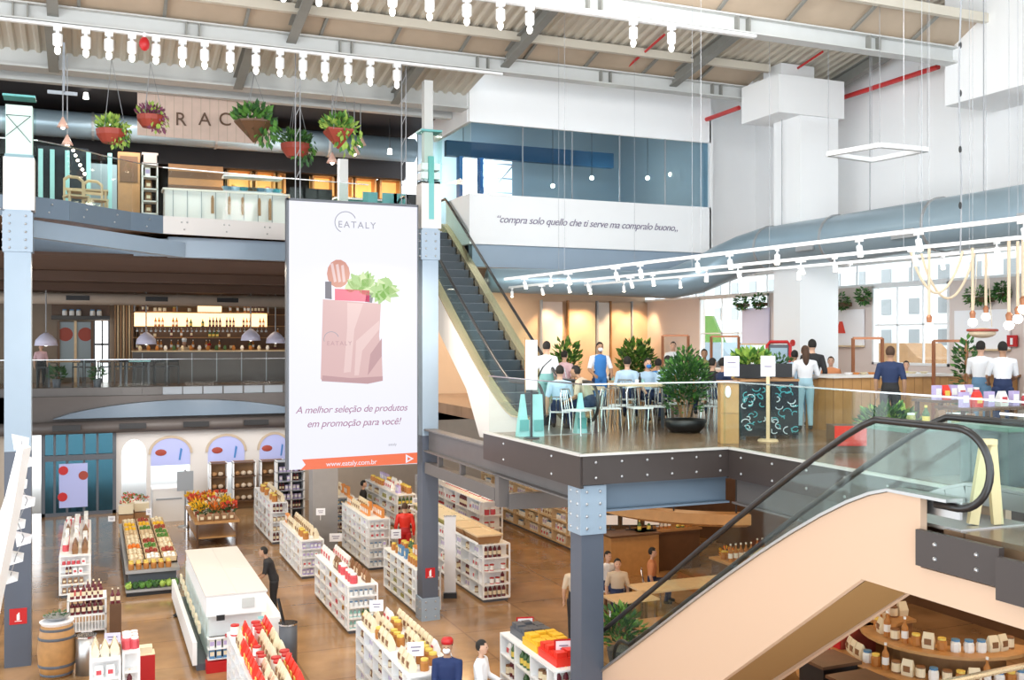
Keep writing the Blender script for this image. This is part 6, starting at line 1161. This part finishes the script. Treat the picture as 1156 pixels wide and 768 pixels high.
row(['wine', 'vinegar', 'oil'], (xa_ + .1, 42.6), (xb_ - .1, 42.6), 6.77, 'the lit bar shelf', .5, 1.2); row(['wine', 'coffee', 'honey'], (xa_ + .1, 42.7), (aty(220, 42.7), 42.7), 7.36, 'the top of the lit bar shelf', .7, 1.3); row(['wine', 'vinegar'], (aty(258, 42.7), 42.7), (xb_ - .1, 42.7), 7.36, 'the top of the lit bar shelf', .7, 1.3)
single(MB().box(aty(223, 42.7), aty(250, 42.7), 42.66, 42.7, 7.36, 7.85), 'glowing_poster', 'lit_cream', 'small cream poster, made to glow, standing on the bar shelf', 'sign')  # poster brightness put into an emissive sheet
for k in range(16): x = aty(158 + k * 9.6, 42.3); q = thing('bar_item', 'small dish on the far bar counter', 'dish', (x, 42.3, L1 + 1.3), 'dishes on the far bar'); MB().lathe([(.05, 0), (.08, .1), (.04, .2)], seg=8).build('vessel', R.choice(['g_white', 'g_amber', 'g_cream', 'g_green']), q, local=True)
for k, (px, py, f) in enumerate(((52, 384, 35), (165, 383, 38), (283, 379, 39.5), (311, 382, 40))):
    x, y = atf(px, f); z = zat(py, x, y); t = thing('dome_pendant', ['white dome pendant by the left column', 'white dome pendant over the dark stools', 'white box-like pendant left of the screen', 'white dome pendant touching the screen edge'][k], 'lamp', (x, y, z - .2)); MB().lathe([(.38, -.2), (.34, 0), (.2, .16), (.06, .26)], (x, y, z), 18).build('shade', 'paper_lilac', t, smooth=True); MB().tube((x, y, z + .26), (x, y, 8.1), .025, seg=6).build('stem', 'cable_grey', t); MB().ball((x, y, z - .12), .1).build('bulb', 'lamp_white', t)
# back wall of the far bar
S('wall_far_bar', 'wall_tan', MB().box(-14, 12, 44.6, 44.8, 4.5, 8.1))
t = thing('back_bar', 'dark bottle shelves on the wall behind the bar', 'shelf', (aty(240, 44.3), 44.3, L1)); xa_, xb_ = aty(150, 44.3), aty(325, 44.3); MB().box(xa_, xb_, 44.5, 44.58, L1, 7.6).build('back', 'wood_dark', t)
for z in (5.3, 5.8, 6.3, 6.8, 7.3): MB().box(xa_, xb_, 44.2, 44.5, z, z + .04).build('shelf', 'wood_mid', t)
for z in (5.84, 6.34): row(['wine', 'vinegar', 'oil', 'coffee'], (xa_ + .1, 44.32), (xb_ - .1, 44.32), z, 'the wall shelves behind the bar', .35, 1.2)
t = thing('wall_opening', 'bright tall glazed door behind the far mezzanine, left of the bar', 'door', (aty(114, 44.4), 44.4, L1)); xa_, xb_ = aty(107, 44.4), aty(122, 44.4); MB().box(xa_, xb_, 44.45, 44.55, L1, 7.0).build('pane', 'daylight_glow', t)  # glow in the pane imitates daylight from the open doorway
for x in (xa_ - .05, (xa_ + xb_) / 2, xb_): MB().box(x, x + .06, 44.38, 44.45, L1, 7.0).build('frame', 'deep_slate', t)
MB().box(xa_, xb_, 44.38, 44.45, 6.0, 6.08).build('crossbar', 'deep_slate', t)
t = thing('wall_poster', 'lilac double poster with dark red circles on the far wall', 'poster', (aty(84, 44.3), 44.3, 4.7)); xa_, xb_ = aty(66, 44.3), aty(104, 44.3); MB().box(xa_, xb_, 44.4, 44.5, 4.7, 6.95).build('sheet', 'wall_bluegrey', t)
for u in (.2, .8): MB().path([(lerp(xa_, xb_, u), 44.39, 6.45), (lerp(xa_, xb_, u), 44.4, 6.45)], .28, 18).build('circle', 'terracotta', t)
for u in (0, .5, 1): MB().box(lerp(xa_, xb_, u) - .05, lerp(xa_, xb_, u) + .05, 44.33, 44.4, 4.5, 7.0).build('frame', 'wood_pale' if u == .5 else 'wood_dark', t)
t = thing('wall_shelf', 'dark high shelf with jars on the far wall by the column', 'shelf', (aty(92, 44), 44, 7.1)); xa_, xb_ = aty(58, 44), aty(124, 44); MB().box(xa_, xb_, 43.9, 44.4, 7.05, 7.2).build('board', 'black', t); MB().box(xa_, xb_, 44.35, 44.4, 7.2, 8.0).build('back', 'wood_dark', t)
row(['coffee', 'cream', 'honey', 'rice'], (xa_ + .1, 44.1), (xb_ - .1, 44.1), 7.2, 'the dark high shelf by the column', .8, 1.7)
for k in range(9): x = aty(130 + k * 3.2, 44.5); single(MB().box(x - .03, x + .03, 44.5, 44.58, 5, 7.9), 'wall_batten', 'wood_pale' if k % 2 else 'wood_mid', 'upright wooden batten on the wall left of the bar shelves', 'batten', 'battens left of the bar')
def stool(x, y, z, label):
    t = thing('bar_stool', label, 'stool', (x, y, z)); MB().box(x - .2, x + .2, y - .2, y + .2, z + .68, z + .73).build('seat', 'black', t); MB().box(x - .2, x + .2, y + .17, y + .2, z + .85, z + 1.0).build('backrest', 'black', t)
    for a in (-1, 1):
        for b in (-1, 1): MB().box(x + a * .18 - .018, x + a * .18 + .018, y + b * .18 - .018, y + b * .18 + .018, z, z + (1.0 if b > 0 else .7)).build('leg', 'black', t)
for k, px in enumerate((48, 58, 88, 102, 119, 135, 147, 156, 168, 181, 196)): x, y = aty(px, 40.6 + (k % 3) * .3), 40.6 + (k % 3) * .3; stool(x, y, L1, ['leftmost black stool beside the column', 'second black stool from the column', 'black stool below the lilac poster', 'black stool left of the bright door', 'black stool before the bright door', 'black stool right of the bright door', 'black stool left of the pale table', 'black stool behind the pale table', 'black stool in front of the pale table', 'black stool right of the pale table', 'rightmost black stool before the bar'][k])
for k, px in enumerate((72, 127, 152)): x = aty(px, 40.2); table('high_table', ['pale high table left of the bright door', 'dark high table right of the bright door', 'pale green-white table among the stools'][k], x, 40.2, L1, 1.1, .7, .95, ['wood_mid', 'wood_dark', 'teal_light'][k], 'deep_slate')
for k, px in enumerate((64, 110)): x = aty(px, 39.8); t = thing('potted_plant', ['small dark plant at the left end of the far mezzanine', 'small dark plant before the bright door'][k], 'plant', (x, 39.8, L1)); MB().lathe([(.12, 0), (.16, .3)], (x, 39.8, L1), 12).build('pot', 'deep_slate', t); MB().leaves((x, 39.8, L1 + .5), (.25, .25, .25), 90, .16).build('foliage', 'leaf_dark', t)
# ================= TOP LEVEL, LEFT
t = thing('wood_sign', 'long pale wooden sign board with dark capital letters', 'sign', (aty(230, 24.95), 24.95, 11.2)); xa_, xb_ = aty(155, 24.95), aty(305, 24.95); za, zb_ = zat(158, aty(230, 24.95), 24.95), zat(111, aty(230, 24.95), 24.95)
MB().box(xa_, xb_, 24.95, 24.958, za, zb_).build('board', 'sign_wood', t)
for k in range(14): x = xa_ + (xb_ - xa_) * (k + 1) / 15; MB().box(x - .006, x + .006, 24.945, 24.95, za, zb_).build('plank_joint', 'soffit_tan', t)
for ch, px in (('R', 204), ('A', 231), ('C', 254)): x = aty(px, 24.95); text(ch, 'letter', .44, 'wood_dark', t, (x, 24.93, zat(135.5, x, 24.95)), FACE_Y, 0, ext=.015)
for px in (165, 230, 295): x = aty(px, 24.954); MB().tube((x, 24.954, zb_), (x, 24.954, 12.1), .015).build('rod', 'cable_grey', t)
S('wall_kitchen', 'ceiling_black', MB().box(-14, 8.5, 33, 33.2, 9, 12.1)); S('bulkhead_kitchen', 'ceiling_black', MB().box(-14, 8.5, 28.4, 28.7, 10.95, 12.1))
t = counter('service_counter', 'long white service counter along the top level balustrade', aty(186, 26.6), aty(325, 26.6), 26.6, 27.2, L2, 1.05, 'paper_white', 'stone_counter')
for k in range(8): x = aty(195 + k * 16, 26.58); MB().box(x, x + .02, 26.585, 26.6, L2 + .05, L2 + 1).build('panel_joint', 'ledge', t)
for k, px in enumerate((240, 259, 274, 293, 305)): x = aty(px, 26.5); single(MB().box(x - .035, x + .035, 26.5, 26.56, L2 + .45 - .1 * (k == 4), L2 + .85).box(x - .02, x + .02, 26.49, 26.56, L2 + .82, L2 + .9), 'hanging_tool', 'wood_mid', 'small brown tool hanging on the white counter front', 'tool', 'tools on the white counter')
t = thing('glass_showcase', 'bluish glass showcase with dishes on the white counter', 'showcase', (aty(282, 26.9), 26.9, L2 + 1.05)); xa_, xb_ = aty(252, 26.8), aty(318, 26.8); MB().box(xa_, xb_, 26.65, 27.15, L2 + 1.05, L2 + 1.09).build('base', 'ledge', t); MB().box(xa_, xb_, 26.64, 26.66, L2 + 1.09, L2 + 1.45).build('glass_front', 'glass_blue', t); MB().box(xa_, xb_, 26.64, 27.15, L2 + 1.45, L2 + 1.49).build('top', 'paper_white', t)
for k in range(7): x = lerp(xa_, xb_, (k + .5) / 7); q = thing('dish', 'dish inside the glass showcase at the top level', 'dish', (x, 26.9, L2 + 1.09), 'dishes in the showcase'); MB().lathe([(.08, 0), (.14, .12)], seg=10).build('bowl', ['duct_blue', 'paper_white', 'teal', 'g_brown'][k % 4], q, local=True)
t = thing('roller_shutter', 'brown slatted roller shutter behind the white counter', 'shutter', (aty(222, 28.3), 28.3, L2)); xa_, xb_ = aty(190, 28.3), aty(252, 28.3)
for k in range(10): MB().box(xa_, xb_, 28.3, 28.36 - .02 * (k % 2), L2 + .1 + k * .185, L2 + .1 + (k + 1) * .185).build('slat', 'wood_mid' if k % 2 else 'wood_dark', t)
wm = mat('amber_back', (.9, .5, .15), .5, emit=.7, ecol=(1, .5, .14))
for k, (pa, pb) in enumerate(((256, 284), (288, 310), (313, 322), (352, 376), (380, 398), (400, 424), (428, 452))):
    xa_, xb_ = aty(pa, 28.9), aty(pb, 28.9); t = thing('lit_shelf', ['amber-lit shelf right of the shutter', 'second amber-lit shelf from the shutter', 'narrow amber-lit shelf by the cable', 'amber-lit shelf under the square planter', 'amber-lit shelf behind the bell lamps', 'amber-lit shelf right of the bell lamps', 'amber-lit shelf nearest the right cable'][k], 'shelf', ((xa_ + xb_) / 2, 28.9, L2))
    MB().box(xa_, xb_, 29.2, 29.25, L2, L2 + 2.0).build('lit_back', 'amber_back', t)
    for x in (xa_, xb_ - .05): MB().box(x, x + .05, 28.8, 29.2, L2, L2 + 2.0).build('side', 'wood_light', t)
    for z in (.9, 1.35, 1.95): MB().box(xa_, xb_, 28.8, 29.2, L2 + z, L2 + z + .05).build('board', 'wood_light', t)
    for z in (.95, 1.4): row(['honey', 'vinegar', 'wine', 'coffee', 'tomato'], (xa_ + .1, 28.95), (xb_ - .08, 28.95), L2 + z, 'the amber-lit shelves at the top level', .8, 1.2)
light('AREA', (aty(290, 28), 27.9, 10.9), 60, (1, .65, .35), 1, (0, 0, 0)); light('AREA', (aty(410, 28), 27.9, 10.9), 60, (1, .65, .35), 1, (0, 0, 0))
for k, (pa, pb, lab) in enumerate(((332, 372, 'white work counter left half behind the screen top'), (380, 455, 'long pale counter right of the white post'))): counter('work_counter', lab, aty(pa, 26.9), aty(pb, 26.9), 26.9, 27.4, L2, 1.1, 'teal', 'paper_white')
x = aty(387, 26.2); S('column_kitchen', 'white_paint', MB().box(x - .12, x + .12, 26.1, 26.3, L2, 11.0))
t = thing('white_rack', 'narrow white rack with pinkish top behind the left balustrade', 'rack', (aty(169, 26.2), 26.2, L2)); xa_, xb_ = aty(160, 26.2), aty(178, 26.2)
for x in (xa_, xb_ - .03): MB().box(x, x + .03, 26.0, 26.4, L2, L2 + 1.75).build('side_frame', 'white_paint', t)
for z in (.3, .6, .9, 1.2, 1.5): MB().box(xa_, xb_, 26.0, 26.4, L2 + z, L2 + z + .03).build('shelf', 'white_paint', t)
MB().box(xa_, xb_, 26.0, 26.4, L2 + 1.55, L2 + 1.8).build('top_box', 'wall_pink', t)
for z in (.33, .63, .93, 1.23): row(['jam', 'bagbrown', 'rice'], (xa_ + .05, 26.1), (xb_ - .03, 26.1), L2 + z, 'the narrow white rack', .8, 1.1)
t = thing('brown_cabinet', 'brown glazed cabinet left of the white rack', 'cabinet', (aty(146, 27), 27, L2)); xa_, xb_ = aty(133, 27), aty(158, 27); MB().box(xa_, xb_, 27, 27.4, L2, L2 + 1.95).build('body', 'wood_mid', t); MB().box(xa_ + .05, xb_ - .05, 26.98, 27, L2 + 1.2, L2 + 1.85).build('glass_door', 'wood_dark', t)
t = thing('glazed_partition', 'dark partition with pale green uprights at the far left of the top level', 'partition', (aty(85, 26.5), 26.5, L2))
MB().box(aty(42, 26.6), aty(100, 26.6), 26.6, 26.65, L2, 10.9).build('dark_panel', 'board_dark', t); MB().box(aty(100, 26.9), aty(132, 26.9), 26.9, 26.95, L2, 10.6).build('grey_panel', 'wall_bluegrey', t)
for px in (46, 59, 76, 100, 124): x = aty(px, 26.5); MB().box(x - .05, x + .05, 26.45, 26.55, L2, 10.8).build('upright', 'teal_light', t)
def wood_chair(px, Y, label):
    x = aty(px, Y); t = thing('wooden_chair', label, 'chair', (x, Y, L2), None, .3); MB().box(-.23, .23, -.22, .22, .43, .47).build('seat', 'wood_pale', t, local=True)
    for a in (-1, 1):
        for b in (-1, 1): MB().box(a * .2 - .02, a * .2 + .02, b * .19 - .02, b * .19 + .02, 0, .43 if b < 0 else .85).build('leg', 'wood_pale', t, local=True)
    MB().path([(-.2, .2, .84), (-.1, .22, .92), (.1, .22, .92), (.2, .2, .84)], .035, 8).box(-.2, .2, .17, .21, .6, .66).build('backrest', 'wood_pale', t, local=True)
wood_chair(86, 24.6, 'pale wooden chair with curved back at the top level balustrade'); wood_chair(108, 25.1, 'second pale wooden chair right of the curved-back one')
table('wooden_table', 'small pale wooden table among the top level chairs', aty(99, 25.8), 25.8, L2, .9, .7, .76, 'wood_pale', 'wood_pale')
for k, px in enumerate((338, 352, 368, 420, 442, 455, 468)): x = aty(px, 25.6); t = thing('high_chair', ['dark high chair by the left screen cable', 'dark high chair right of the left screen cable', 'dark high chair before the white post', 'teal-grey high chair over the screen', 'teal-grey high chair left of the right cable', 'teal-grey high chair at the right cable', 'dark high chair next to the column casing'][k], 'chair', (x, 25.6, L2)); MB().box(x - .2, x + .2, 25.4, 25.8, L2 + .7, L2 + .74).build('seat', 'teal' if 3 <= k < 6 else 'black', t); MB().box(x - .2, x + .2, 25.78, 25.81, L2 + .8, L2 + 1.12).build('backrest', 'teal' if 3 <= k < 6 else 'black', t); [MB().box(x + a * .17 - .015, x + a * .17 + .015, 25.6 + b * .17 - .015, 25.6 + b * .17 + .015, L2, L2 + .7).build('leg', 'black', t) for a in (-1, 1) for b in (-1, 1)]
x = aty(520, 30); t = thing('potted_plant', 'dark green plant behind the glass left of the white box', 'plant', (x, 28.5, L2)); MB().lathe([(.2, 0), (.25, .5)], (x, 28.5, L2), 12).build('pot', 'wood_dark', t); MB().leaves((x, 28.5, L2 + 1.2), (.5, .4, .7), 300, .2, 0, 0, .5, [0, 1]).build('foliage', ['leaf_dark', 'leaf'], t)
# top level small lamps
for (px, py) in ((97, 107), (440, 170), (523, 176), (246, 112)): x = aty(px, 26.2); z = zat(py, x, 26.2); t = thing('ceiling_spot', 'small white ceiling spot at the top level kitchen', 'lamp', (x, 26.2, z), 'kitchen ceiling spots'); MB().tube((x, 26.2, z), (x, 26.2, 12.2), .01, seg=5).build('rod', 'black', t); MB().lathe([(.07, -.1), (.05, .05)], (x, 26.2, z), 10).build('head', 'lamp_white', t)
# ================= LIGHTS OF THE LEVELS AND ADDED FILL
WARM = (1, .8, .58)
for (x, y) in ((3.5, 24), (3.5, 31), (0, 26), (7.8, 27), (1, 20.5), (5.8, 19.5), (0.5, 33)): light('AREA', (x, y, 7.9), 150 if y < 30 else 70, (1, .86, .68), 1.2)
for (x, y) in ((9.5, 17), (11, 22), (14, 17), (14, 22), (13.5, 27), (10, 28), (13.5, 11.5), (16, 13.5), (9, 15)): light('AREA', (x, y, 4.1), 48, (1, .68, .38), .8)
for (x, y) in ((11, 26), (14.5, 26), (11.5, 29)): light('AREA', (x, y, 7.9), 90, WARM, 1.0)
for (x, y) in ((-1, 41.5), (2.5, 41.5), (6, 41.5)): light('AREA', (x, y, 7.6), 22, (1, .75, .5), 1.0)
for (x, y) in ((-3, 26), (1, 26), (5, 26.2)): light('AREA', (x, y, 11.9), 110, (1, .93, .86), 1.0)
for x in (1.5, 4, 6.3): light('AREA', (x, 36.0, 4.2), 45, (1, .97, .93), 1.2, (math.radians(35), 0, 0))  # added fill brightening the white arches, no fixtures there

for x in (-5, 0, 5, 9.5): light('AREA', (x, 10.8, 10.9), 150, (1, .97, .94), 1.2, (math.radians(62), 0, 0))  # added fill for the white box and screen, no fixtures here
for y in (10, 15): light('AREA', (6, y - 1, 11.3), 90, (1, .98, .96), 1.2, (math.radians(50), 0, math.radians(-90)))  # added fill aimed at the right wall
